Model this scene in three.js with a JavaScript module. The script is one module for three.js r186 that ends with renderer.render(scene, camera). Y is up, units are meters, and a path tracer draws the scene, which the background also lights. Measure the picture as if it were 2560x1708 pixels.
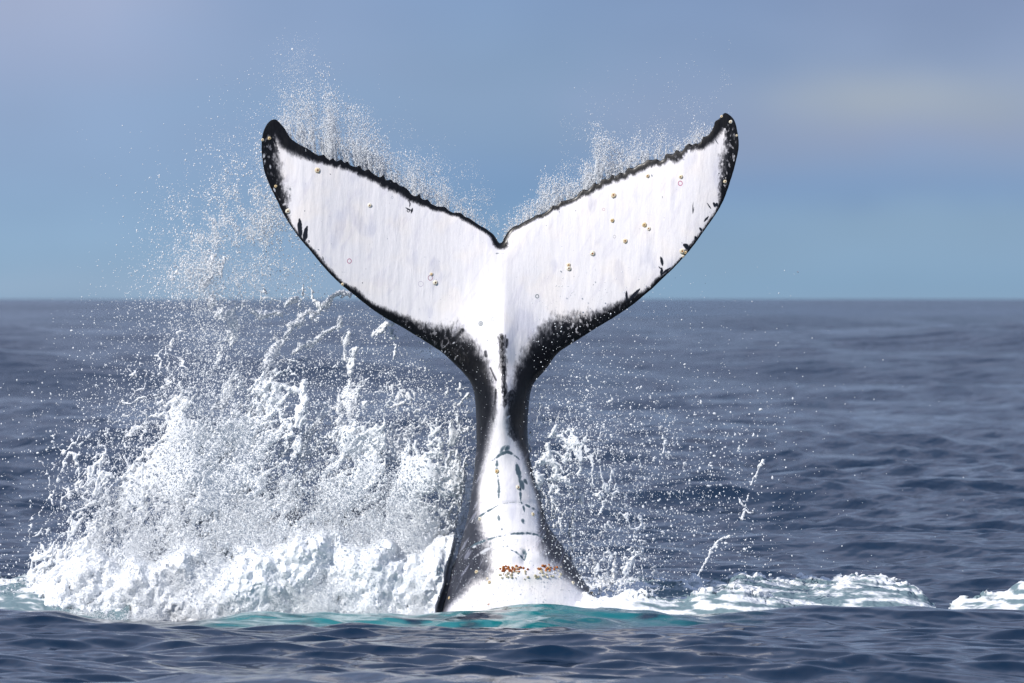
import * as THREE from 'three';

// ---------------------------------------------------------------- camera, sky, sun, exposure
const scene = new THREE.Scene();
const EYE = 3.0, FAR_OFF = 107, FRAME = 9.7;              // eye height over the sea, metres to the whale, metres across the frame there
const S = FRAME / 2560;                                   // metres per photograph pixel at the whale
const HORIZON = 746;
const wx = (x) => (x - 1280) * S, wy = (y) => EYE - (y - HORIZON) * S;   // photograph pixel -> metres, on the upright plane through the whale

const camera = new THREE.PerspectiveCamera(2 * Math.atan(FRAME * 1708 / 2560 / 2 / FAR_OFF) * 180 / Math.PI, 2560 / 1708, 1, 90000);
camera.filmGauge = 36;
camera.position.set(0, EYE, FAR_OFF);
camera.lookAt(0, wy(854), 0);
camera.focus = FAR_OFF;
camera.userData.fStop = 7;

const renderer = new THREE.WebGLRenderer();
renderer.toneMapping = THREE.LinearToneMapping;
renderer.toneMappingExposure = 1.0;
renderer.shadowMap.enabled = true;

const SUN_DIR = new THREE.Vector3(-0.55, 0.58, 0.60).normalize();
const sun = new THREE.DirectionalLight(new THREE.Color(1.0, 0.955, 0.90), 4.25);
sun.name = 'sun';
sun.position.copy(SUN_DIR).multiplyScalar(40);
sun.castShadow = true;
sun.shadow.camera.left = -8; sun.shadow.camera.right = 8; sun.shadow.camera.top = 8; sun.shadow.camera.bottom = -8; sun.shadow.camera.far = 100;
sun.shadow.mapSize.set(2048, 2048);
scene.add(sun, sun.target);

// ---------------------------------------------------------------- random numbers and noise
function rng(seed) { let a = seed >>> 0; return () => { a = (a + 0x6D2B79F5) | 0; let t = Math.imul(a ^ (a >>> 15), 1 | a); t = (t + Math.imul(t ^ (t >>> 7), 61 | t)) ^ t; return ((t ^ (t >>> 14)) >>> 0) / 4294967296; }; }
const clamp = (x, a = 0, b = 1) => x < a ? a : x > b ? b : x;
const mix = (a, b, t) => a + (b - a) * t;
const sstep = (a, b, x) => { const t = clamp((x - a) / (b - a)); return t * t * (3 - 2 * t); };
const PERM = new Uint8Array(1024), GX = new Float32Array(256), GY = new Float32Array(256), GZ = new Float32Array(256);
{ const r = rng(77), p = Array.from({ length: 256 }, (_, i) => i);
  for (let i = 255; i > 0; i--) { const j = Math.floor(r() * (i + 1)); [p[i], p[j]] = [p[j], p[i]]; }
  for (let i = 0; i < 1024; i++) PERM[i] = p[i & 255];
  for (let i = 0; i < 256; i++) { const z = r() * 2 - 1, a = r() * 6.2832, q = Math.sqrt(1 - z * z); GX[i] = q * Math.cos(a) * 1.6; GY[i] = q * Math.sin(a) * 1.6; GZ[i] = z * 1.6; } }
function noise(x, y, z) {
  const xf = Math.floor(x), yf = Math.floor(y), zf = Math.floor(z), X = xf & 255, Y = yf & 255, Z = zf & 255;
  x -= xf; y -= yf; z -= zf;
  const u = x * x * x * (x * (x * 6 - 15) + 10), v = y * y * y * (y * (y * 6 - 15) + 10), w = z * z * z * (z * (z * 6 - 15) + 10);
  const A = PERM[X] + Y, B = PERM[X + 1] + Y, AA = PERM[A] + Z, AB = PERM[A + 1] + Z, BA = PERM[B] + Z, BB = PERM[B + 1] + Z;
  let i;
  i = PERM[AA]; const a0 = GX[i] * x + GY[i] * y + GZ[i] * z;
  i = PERM[BA]; const b0 = GX[i] * (x - 1) + GY[i] * y + GZ[i] * z;
  i = PERM[AB]; const c0 = GX[i] * x + GY[i] * (y - 1) + GZ[i] * z;
  i = PERM[BB]; const d0 = GX[i] * (x - 1) + GY[i] * (y - 1) + GZ[i] * z;
  i = PERM[AA + 1]; const a1 = GX[i] * x + GY[i] * y + GZ[i] * (z - 1);
  i = PERM[BA + 1]; const b1 = GX[i] * (x - 1) + GY[i] * y + GZ[i] * (z - 1);
  i = PERM[AB + 1]; const c1 = GX[i] * x + GY[i] * (y - 1) + GZ[i] * (z - 1);
  i = PERM[BB + 1]; const d1 = GX[i] * (x - 1) + GY[i] * (y - 1) + GZ[i] * (z - 1);
  const p0 = a0 + u * (b0 - a0), p1 = c0 + u * (d0 - c0), q0 = a1 + u * (b1 - a1), q1 = c1 + u * (d1 - c1);
  const m0 = p0 + v * (p1 - p0), m1 = q0 + v * (q1 - q0);
  return m0 + w * (m1 - m0);
}
const fbm = (x, y, z, n = 4) => { let s = 0, a = 0.5, f = 1; for (let k = 0; k < n; k++) { s += a * noise(x * f, y * f, z * f + k * 17.3); a *= 0.5; f *= 2.03; } return s; };
const toLin = (c) => { c /= 255; return c <= 0.04045 ? c / 12.92 : Math.pow((c + 0.055) / 1.055, 2.4); };

// ---------------------------------------------------------------- sky: high thin lavender cloud over pale blue, soft bands near the horizon
{
  const W = 4096, H = 2048, data = new Float32Array(W * H * 4);
  // colours of the low sky in view: columns by direction, rows by height (photograph pixels)
  const cx = [-300, 200, 700, 1280, 1750, 2200, 2800], cy = [-200, 0, 150, 250, 340, 420, 485, 530, 640, 746];
  const tab = [
    [[160, 176, 207], [165, 178, 208], [155, 172, 205], [148, 170, 204], [145, 169, 203], [143, 170, 203], [141, 170, 203], [142, 172, 203], [144, 175, 203], [152, 177, 202]],
    [[160, 175, 207], [164, 178, 209], [155, 173, 206], [147, 170, 204], [144, 169, 203], [142, 169, 203], [141, 170, 203], [141, 171, 203], [144, 174, 203], [153, 176, 201]],
    [[142, 164, 199], [141, 164, 200], [143, 166, 200], [139, 166, 200], [139, 165, 199], [138, 166, 200], [137, 166, 199], [137, 167, 200], [141, 170, 201], [147, 172, 199]],
    [[132, 157, 193], [131, 157, 194], [135, 161, 194], [137, 162, 194], [134, 161, 194], [128, 158, 195], [123, 157, 195], [127, 160, 196], [135, 166, 196], [137, 167, 196]],
    [[131, 155, 191], [130, 154, 191], [136, 159, 193], [141, 161, 193], [143, 161, 192], [135, 158, 192], [124, 155, 194], [133, 164, 196], [137, 167, 195], [133, 165, 194]],
    [[134, 153, 188], [132, 152, 187], [140, 160, 192], [163, 175, 190], [147, 162, 191], [135, 158, 192], [125, 155, 193], [138, 167, 195], [137, 167, 195], [132, 164, 193]],
    [[136, 154, 189], [134, 153, 188], [143, 161, 192], [150, 166, 191], [148, 163, 191], [138, 160, 192], [127, 157, 194], [138, 167, 195], [137, 166, 194], [132, 164, 193]],
  ].map((c) => c.map((r) => r.map(toLin)));
  const PX = S / FAR_OFF * 180 / Math.PI;                       // degrees per photograph pixel
  const low = [toLin(140), toLin(167), toLin(198)], high = [toLin(128), toLin(150), toLin(184)], cloud = [toLin(174), toLin(178), toLin(206)], zen = [toLin(100), toLin(132), toLin(178)];
  const out = [0, 0, 0];
  for (let j = 0; j < H; j++) {
    const el = (j + 0.5) / H * 180 - 90;
    for (let i = 0; i < W; i++) {
      const az = (i + 0.5) / W * 360 - 180;                     // atan2(z, x); the camera looks along -90
      const o = (j * W + i) * 4;
      if (el < -1) { data[o] = toLin(137); data[o + 1] = toLin(167); data[o + 2] = toLin(197); data[o + 3] = 1; continue; }
      const e = Math.max(el, 0), a = az * Math.PI / 180, ca = Math.cos(a), sa = Math.sin(a);
      // the whole sky: blue that deepens upwards, broken by layered cloud
      const g = sstep(0, 60, e), n = e > 45 && (i & 1) ? 0 : fbm(ca * 3.1, sa * 3.1, e * 0.11 + 4, 4), band = e < 12 ? fbm(ca * 6, sa * 6, e * 1.4, 3) : 0;
      let c = clamp(0.45 + 1.1 * n) * sstep(0, 5, e) * (1 - 0.55 * sstep(30, 80, e));
      if (e > 45 && (i & 1)) { for (let k = 0; k < 4; k++) data[o + k] = data[o - 4 + k]; continue; }
      for (let k = 0; k < 3; k++) {
        let b = mix(mix(low[k], high[k], sstep(0, 14, e)), zen[k], g);
        b = mix(b, cloud[k], c * 0.85) * (1 + 0.16 * band * (1 - sstep(6, 12, e)));
        out[k] = b;
      }
      // the bands the photograph shows
      let d = az + 90; if (d > 180) d -= 360;
      const w = (1 - sstep(2.6, 6.5, Math.abs(d))) * (1 - sstep(1.5, 4.5, e));
      if (w > 0) {
        const n2 = fbm(d * 1.3, e * 5, 3.3, 3);
        const px = clamp(1280 + Math.tan(clamp(d, -10, 10) * Math.PI / 180) * FAR_OFF / S + n2 * 160, cx[0], cx[cx.length - 1] - 1e-3), py = clamp(HORIZON - e / PX + n2 * 45, cy[0], cy[cy.length - 1] - 1e-3);
        let ix = 0; while (px >= cx[ix + 1]) ix++;
        let iy = 0; while (py >= cy[iy + 1]) iy++;
        const fx = sstep(0, 1, (px - cx[ix]) / (cx[ix + 1] - cx[ix])), fy = (py - cy[iy]) / (cy[iy + 1] - cy[iy]);
        for (let k = 0; k < 3; k++) out[k] = mix(out[k], mix(mix(tab[ix][iy][k], tab[ix + 1][iy][k], fx), mix(tab[ix][iy + 1][k], tab[ix + 1][iy + 1][k], fx), fy) * (1 + 0.09 * n2), w);
      }
      data[o] = out[0]; data[o + 1] = out[1]; data[o + 2] = out[2]; data[o + 3] = 1;
    }
  }
  const t = new THREE.DataTexture(data, W, H, THREE.RGBAFormat, THREE.FloatType);
  t.mapping = THREE.EquirectangularReflectionMapping; t.magFilter = THREE.LinearFilter; t.needsUpdate = true;
  scene.background = t; scene.environment = t;
}
console.log('sky');

// ---------------------------------------------------------------- helpers
const shade = (o) => { o.castShadow = true; o.receiveShadow = true; return o; };
function top(o, name, data) { o.name = name; Object.assign(o.userData, data); shade(o); scene.add(o); return o; }
function polyline(pts, x, y) {                                  // distance to a polyline [[x, y]...] and how far along it (0 to 1)
  let best = 1e9, at = 0;
  for (let k = 0; k + 1 < pts.length; k++) {
    const [ax, ay] = pts[k], bx = pts[k + 1][0] - ax, by = pts[k + 1][1] - ay, t = clamp(((x - ax) * bx + (y - ay) * by) / (bx * bx + by * by));
    const d = Math.hypot(x - ax - t * bx, y - ay - t * by);
    if (d < best) { best = d; at = (k + t) / (pts.length - 1); }
  }
  return [best, at];
}
const table = (xs, ys) => (x) => { let k = 0; if (x <= xs[0]) return ys[0]; if (x >= xs[xs.length - 1]) return ys[ys.length - 1]; while (x > xs[k + 1]) k++; return mix(ys[k], ys[k + 1], sstep(0, 1, (x - xs[k]) / (xs[k + 1] - xs[k]))); };

// Surface nets: the surface field = 0 (inside where positive) of a grid, as an indexed smooth geometry.
function surfaceNets(nx, ny, nz, origin, cell, f) {
  const pos = [], nor = [], idx = [], ids = new Int32Array(nx * ny * nz).fill(-1), sy = nx, sz = nx * ny;
  for (let k = 0; k < nz - 1; k++) for (let j = 0; j < ny - 1; j++) for (let i = 0, o = k * sz + j * sy; i < nx - 1; i++, o++) {
    const v0 = f[o], v1 = f[o + 1], v2 = f[o + sy], v3 = f[o + sy + 1], v4 = f[o + sz], v5 = f[o + sz + 1], v6 = f[o + sz + sy], v7 = f[o + sz + sy + 1];
    const m = (v0 > 0) + (v1 > 0) + (v2 > 0) + (v3 > 0) + (v4 > 0) + (v5 > 0) + (v6 > 0) + (v7 > 0);
    if (m === 0 || m === 8) continue;
    let x = 0, y = 0, z = 0, n = 0;
    const e = (a, b, ax, ay, az, d) => { if ((a > 0) !== (b > 0)) { const t = a / (a - b); x += ax + (d === 0 ? t : 0); y += ay + (d === 1 ? t : 0); z += az + (d === 2 ? t : 0); n++; } };
    e(v0, v1, 0, 0, 0, 0); e(v2, v3, 0, 1, 0, 0); e(v4, v5, 0, 0, 1, 0); e(v6, v7, 0, 1, 1, 0);
    e(v0, v2, 0, 0, 0, 1); e(v1, v3, 1, 0, 0, 1); e(v4, v6, 0, 0, 1, 1); e(v5, v7, 1, 0, 1, 1);
    e(v0, v4, 0, 0, 0, 2); e(v1, v5, 1, 0, 0, 2); e(v2, v6, 0, 1, 0, 2); e(v3, v7, 1, 1, 0, 2);
    ids[o] = pos.length / 3;
    pos.push(origin[0] + (i + x / n) * cell, origin[1] + (j + y / n) * cell, origin[2] + (k + z / n) * cell);
    let gx = v0 + v2 + v4 + v6 - v1 - v3 - v5 - v7, gy = v0 + v1 + v4 + v5 - v2 - v3 - v6 - v7, gz = v0 + v1 + v2 + v3 - v4 - v5 - v6 - v7;
    const l = Math.hypot(gx, gy, gz) || 1; nor.push(gx / l, gy / l, gz / l);
  }
  const quad = (a, b, c, d, flip) => { if (a < 0 || b < 0 || c < 0 || d < 0) return; if (flip) idx.push(a, c, b, a, d, c); else idx.push(a, b, c, a, c, d); };
  for (let k = 1; k < nz - 1; k++) for (let j = 1; j < ny - 1; j++) for (let i = 1, o = k * sz + j * sy + 1; i < nx - 1; i++, o++) {
    const a = f[o] > 0;
    if (a !== f[o + 1] > 0) quad(ids[o - sy - sz], ids[o - sz], ids[o], ids[o - sy], !a);
    if (a !== f[o + sy] > 0) quad(ids[o - 1 - sz], ids[o - 1], ids[o], ids[o - sz], !a);
    if (a !== f[o + sz] > 0) quad(ids[o - 1 - sy], ids[o - sy], ids[o], ids[o - 1], !a);
  }
  const g = new THREE.BufferGeometry();
  g.setAttribute('position', new THREE.Float32BufferAttribute(pos, 3));
  g.setAttribute('normal', new THREE.Float32BufferAttribute(nor, 3));
  g.setIndex(idx);
  return g;
}

// ---------------------------------------------------------------- the sea: one sheet to the horizon
const WAVES = [];
{ const r = rng(5);
  const band = (n, l0, l1, amp, spread) => { for (let k = 0; k < n; k++) { const l = l0 * Math.pow(l1 / l0, (k + r()) / n), a = Math.PI / 2 + 0.35 + (r() + r() - 1) * spread; WAVES.push({ k: 2 * Math.PI / l, l, a: amp * Math.sqrt(2 / n) * (0.7 + 0.6 * r()), dx: Math.cos(a), dz: Math.sin(a), p: r() * 6.2832, big: l > 1.4 }); } };
  band(9, 0.22, 0.45, 0.0040, 1.6);
  band(10, 0.45, 0.9, 0.0122, 1.5);
  band(10, 0.9, 2.0, 0.0135, 1.5);
  band(8, 2.0, 5.0, 0.021, 1.5);
  band(8, 5, 14, 0.05, 1.4);
  band(6, 16, 45, 0.15, 1.2);
  band(7, 90, 260, 0.7, 1.2);
}
// the low ridge of water that stands before the whale: its top line, read from the photograph
const ridgeTop = table([-900, 0, 160, 300, 460, 560, 640, 760, 900, 1040, 1110, 1250, 1380, 1480, 1600, 1740, 1900, 2060, 2250, 2560, 3400].map(wx),
  [1530, 1515, 1520, 1548, 1552, 1540, 1526, 1530, 1532, 1534, 1530, 1516, 1511, 1515, 1523, 1532, 1522, 1513, 1511, 1514, 1530].map((y) => EYE - (y - HORIZON) * S * (FAR_OFF - 2) / FAR_OFF));
function ridge(x, z) {
  const zc = 2.0 + 0.35 * noise(x * 0.5, 7.7, 0), u = z - zc, w = u > 0 ? 1.25 : 0.7;
  return (ridgeTop(x) + 0.03) * Math.exp(-u * u / (w * w)) - 0.12 * Math.exp(-(((u - 2.7) / 1.1) ** 2));
}
const out3 = new Float64Array(3);
function seaPoint(x, z, cx, cz, out = out3) {
  const near = Math.exp(-((x / 7) ** 4) - (((z + 1) / 8) ** 4)), open = sstep(150, 600, Math.hypot(x, FAR_OFF - z)), off = sstep(118, 190, Math.hypot(x, FAR_OFF - z));           // round the whale the swell is taken up by the ridge
  let y = 0, ox = 0, oz = 0;
  for (const w of WAVES) {
    const res = w.l / (2 * Math.max(cx * Math.abs(w.dx), cz * Math.abs(w.dz), 1e-6)) - 1;
    if (res <= 0) continue;
    let a = w.a * Math.min(res, 1);
    if (w.l > 60) a *= open; else if (w.l > 4) a *= (1 - near) * (1 + 0.35 * off); else if (w.l > 0.4) a *= (w.big ? 1 - 0.75 * near : 1 - 0.25 * near) * (1 + 1.0 * off); else a *= 1 - 0.25 * near;
    const t = w.k * (x * w.dx + z * w.dz) + w.p, s = Math.sin(t), c = Math.cos(t);
    y += a * c; const q = 0.95 * a * s; ox -= q * w.dx; oz -= q * w.dz;
  }
  out[0] = x + ox; out[1] = y + ridge(x, z) * near - 0.05 * near; out[2] = z + oz;
  return out;
}
{
  const half = [0];
  while (half[half.length - 1] < 5.6) half.push(half[half.length - 1] + 0.052);
  for (let s = 0.05; half[half.length - 1] < 300; s *= 1.19) half.push(half[half.length - 1] + s);
  const xs = [...half.slice(1).reverse().map((x) => -x), ...half], ds = [];
  for (let d = 58; d < 45000;) { ds.push(d); d += d < 82 ? 0.25 : d < 118 ? 0.040 : Math.min(0.115 * (d / 118) ** 2, 38) + (d > 5000 ? d * 0.06 : 0); }
  const NX = xs.length, NZ = ds.length, pos = new Float32Array(NX * NZ * 3), col = new Float32Array(NX * NZ * 3), uv = new Float32Array(NX * NZ * 2), idx = new Uint32Array((NX - 1) * (NZ - 1) * 6);
  let o = 0;
  for (let j = 0; j < NZ; j++) {
    const d = ds[j], z = FAR_OFF - d, cz = j + 1 < NZ ? ds[j + 1] - d : d * 0.2;
    for (let i = 0; i < NX; i++, o++) {
      const x = xs[i] * d / FAR_OFF, cx = (xs[Math.min(i + 1, NX - 1)] - xs[Math.max(i - 1, 0)]) / 2 * d / FAR_OFF;
      seaPoint(x, z, cx, cz);
      pos[o * 3] = out3[0]; pos[o * 3 + 1] = out3[1]; pos[o * 3 + 2] = out3[2];
      uv[o * 2] = (x * 0.92 + z * 0.39) / 19; uv[o * 2 + 1] = (z * 0.92 - x * 0.39) / 19;
      // water colour: deep blue, turquoise glow of light scattered in aerated water painted as base colour, foam
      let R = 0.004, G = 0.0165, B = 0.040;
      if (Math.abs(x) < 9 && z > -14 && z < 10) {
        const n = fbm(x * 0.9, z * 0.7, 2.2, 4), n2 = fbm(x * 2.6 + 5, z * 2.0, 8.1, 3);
        let tealGlow = sstep(-3.3, -2.3, x + n * 0.8) * (1 - sstep(0.3, 2.6, x + n * 1.6)) * sstep(-0.4, 0.9, z) * (1 - sstep(3.2, 8.5, z + n * 3.5 + Math.abs(x + 0.9) * 0.5));
        tealGlow *= sstep(-0.25, 0.1, n + n2 * 0.8 + 0.16);
        R = mix(R, 0.004, tealGlow); G = mix(G, 0.185, tealGlow); B = mix(B, 0.20, tealGlow);
        // foam-streaked patches behind and to the left of the splash, and out to the right
        // each patch ends along a ragged line of its own
        const left = (1 - sstep(-3.2, -1.6, x)) * sstep(-9, -4.6, x) * sstep(-5.5, -1.0, z) * (1 - sstep(0.4, 1.3, z));
        const right = sstep(0.2, 0.8, x) * (1 - sstep(4.4, 6.8, x + n * 2)) * sstep(-5.5, -2.2, z) * (1 - sstep(0.2, 1.2, z));
        const foam = sstep(0.62, 0.70, Math.max(left, right) * 0.5 + n2 + 0.35 * n);
        R = mix(R, 0.75, foam); G = mix(G, 0.79, foam); B = mix(B, 0.80, foam);
      }
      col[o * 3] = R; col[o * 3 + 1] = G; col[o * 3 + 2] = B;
    }
  }
  let q = 0;
  for (let j = 0; j + 1 < NZ; j++) for (let i = 0; i + 1 < NX; i++) { const a = j * NX + i, b = a + NX; idx[q++] = a; idx[q++] = a + 1; idx[q++] = b; idx[q++] = a + 1; idx[q++] = b + 1; idx[q++] = b; }
  const g = new THREE.BufferGeometry();
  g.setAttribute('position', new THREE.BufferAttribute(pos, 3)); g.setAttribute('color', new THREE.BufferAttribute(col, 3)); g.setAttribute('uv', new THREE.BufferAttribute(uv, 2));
  g.setIndex(new THREE.BufferAttribute(idx, 1)); g.computeVertexNormals();
  // small ripples: a normal map made from the same kind of waves, 19 m to the tile
  const T = 2048, L = 19, hgt = new Float32Array(T * T), r = rng(31), comps = [];
  for (let k = 0; k < 46; k++) {
    const l = 0.10 * Math.pow(26, (k + r()) / 46), a = r() * 6.2832 * (l < 0.4 ? 1 : 0.5) + 0.8, kx = Math.round(Math.cos(a) * L / l), kz = Math.round(Math.sin(a) * L / l);
    comps.push([kx, kz, l * 0.0040 * (0.6 + 0.8 * r()), Math.floor(r() * T)]);
  }
  const SIN = new Float32Array(T); for (let i = 0; i < T; i++) SIN[i] = Math.sin(i / T * 6.28318530718);
  for (const [kx, kz, a, p] of comps) for (let j = 0, n = 0; j < T; j++) { let t = (kz * j + p) & (T - 1); for (let i = 0; i < T; i++, n++) { hgt[n] += a * SIN[t]; t = (t + kx) & (T - 1); } }
  const nm = new Uint8Array(T * T * 4), step = L / T;
  for (let j = 0; j < T; j++) for (let i = 0; i < T; i++) {
    const sx = (hgt[j * T + ((i + 1) & (T - 1))] - hgt[j * T + ((i - 1) & (T - 1))]) / (2 * step), sy = (hgt[((j + 1) & (T - 1)) * T + i] - hgt[((j - 1) & (T - 1)) * T + i]) / (2 * step), l = Math.hypot(sx, sy, 1), o = (j * T + i) * 4;
    nm[o] = 127.5 - sx / l * 127; nm[o + 1] = 127.5 - sy / l * 127; nm[o + 2] = 127.5 + 127 / l; nm[o + 3] = 255;
  }
  const nt = new THREE.DataTexture(nm, T, T); nt.wrapS = nt.wrapT = THREE.RepeatWrapping; nt.magFilter = THREE.LinearFilter; nt.needsUpdate = true;
  // the farther off, the more of the waves the sheet leaves to the ripple map
  const mats = [], cuts = [[0, 0.5], [150, 0.55], [190, 0.65], [240, 0.8], [300, 1.0], [380, 1.25], [480, 1.55], [620, 1.9], [800, 2.5], [1100, 3.2]];
  cuts.forEach(([d0, k], q) => {
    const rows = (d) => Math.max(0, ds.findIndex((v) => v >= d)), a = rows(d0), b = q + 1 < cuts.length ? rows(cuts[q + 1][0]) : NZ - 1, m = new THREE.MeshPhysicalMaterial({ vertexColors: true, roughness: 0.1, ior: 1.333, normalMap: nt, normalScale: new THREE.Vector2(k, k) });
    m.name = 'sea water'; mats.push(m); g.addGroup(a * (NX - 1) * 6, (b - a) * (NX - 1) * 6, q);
  });
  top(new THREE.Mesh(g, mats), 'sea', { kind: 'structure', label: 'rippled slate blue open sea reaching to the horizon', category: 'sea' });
  console.log('sea', NX, NZ, idx.length / 3);
}

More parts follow.
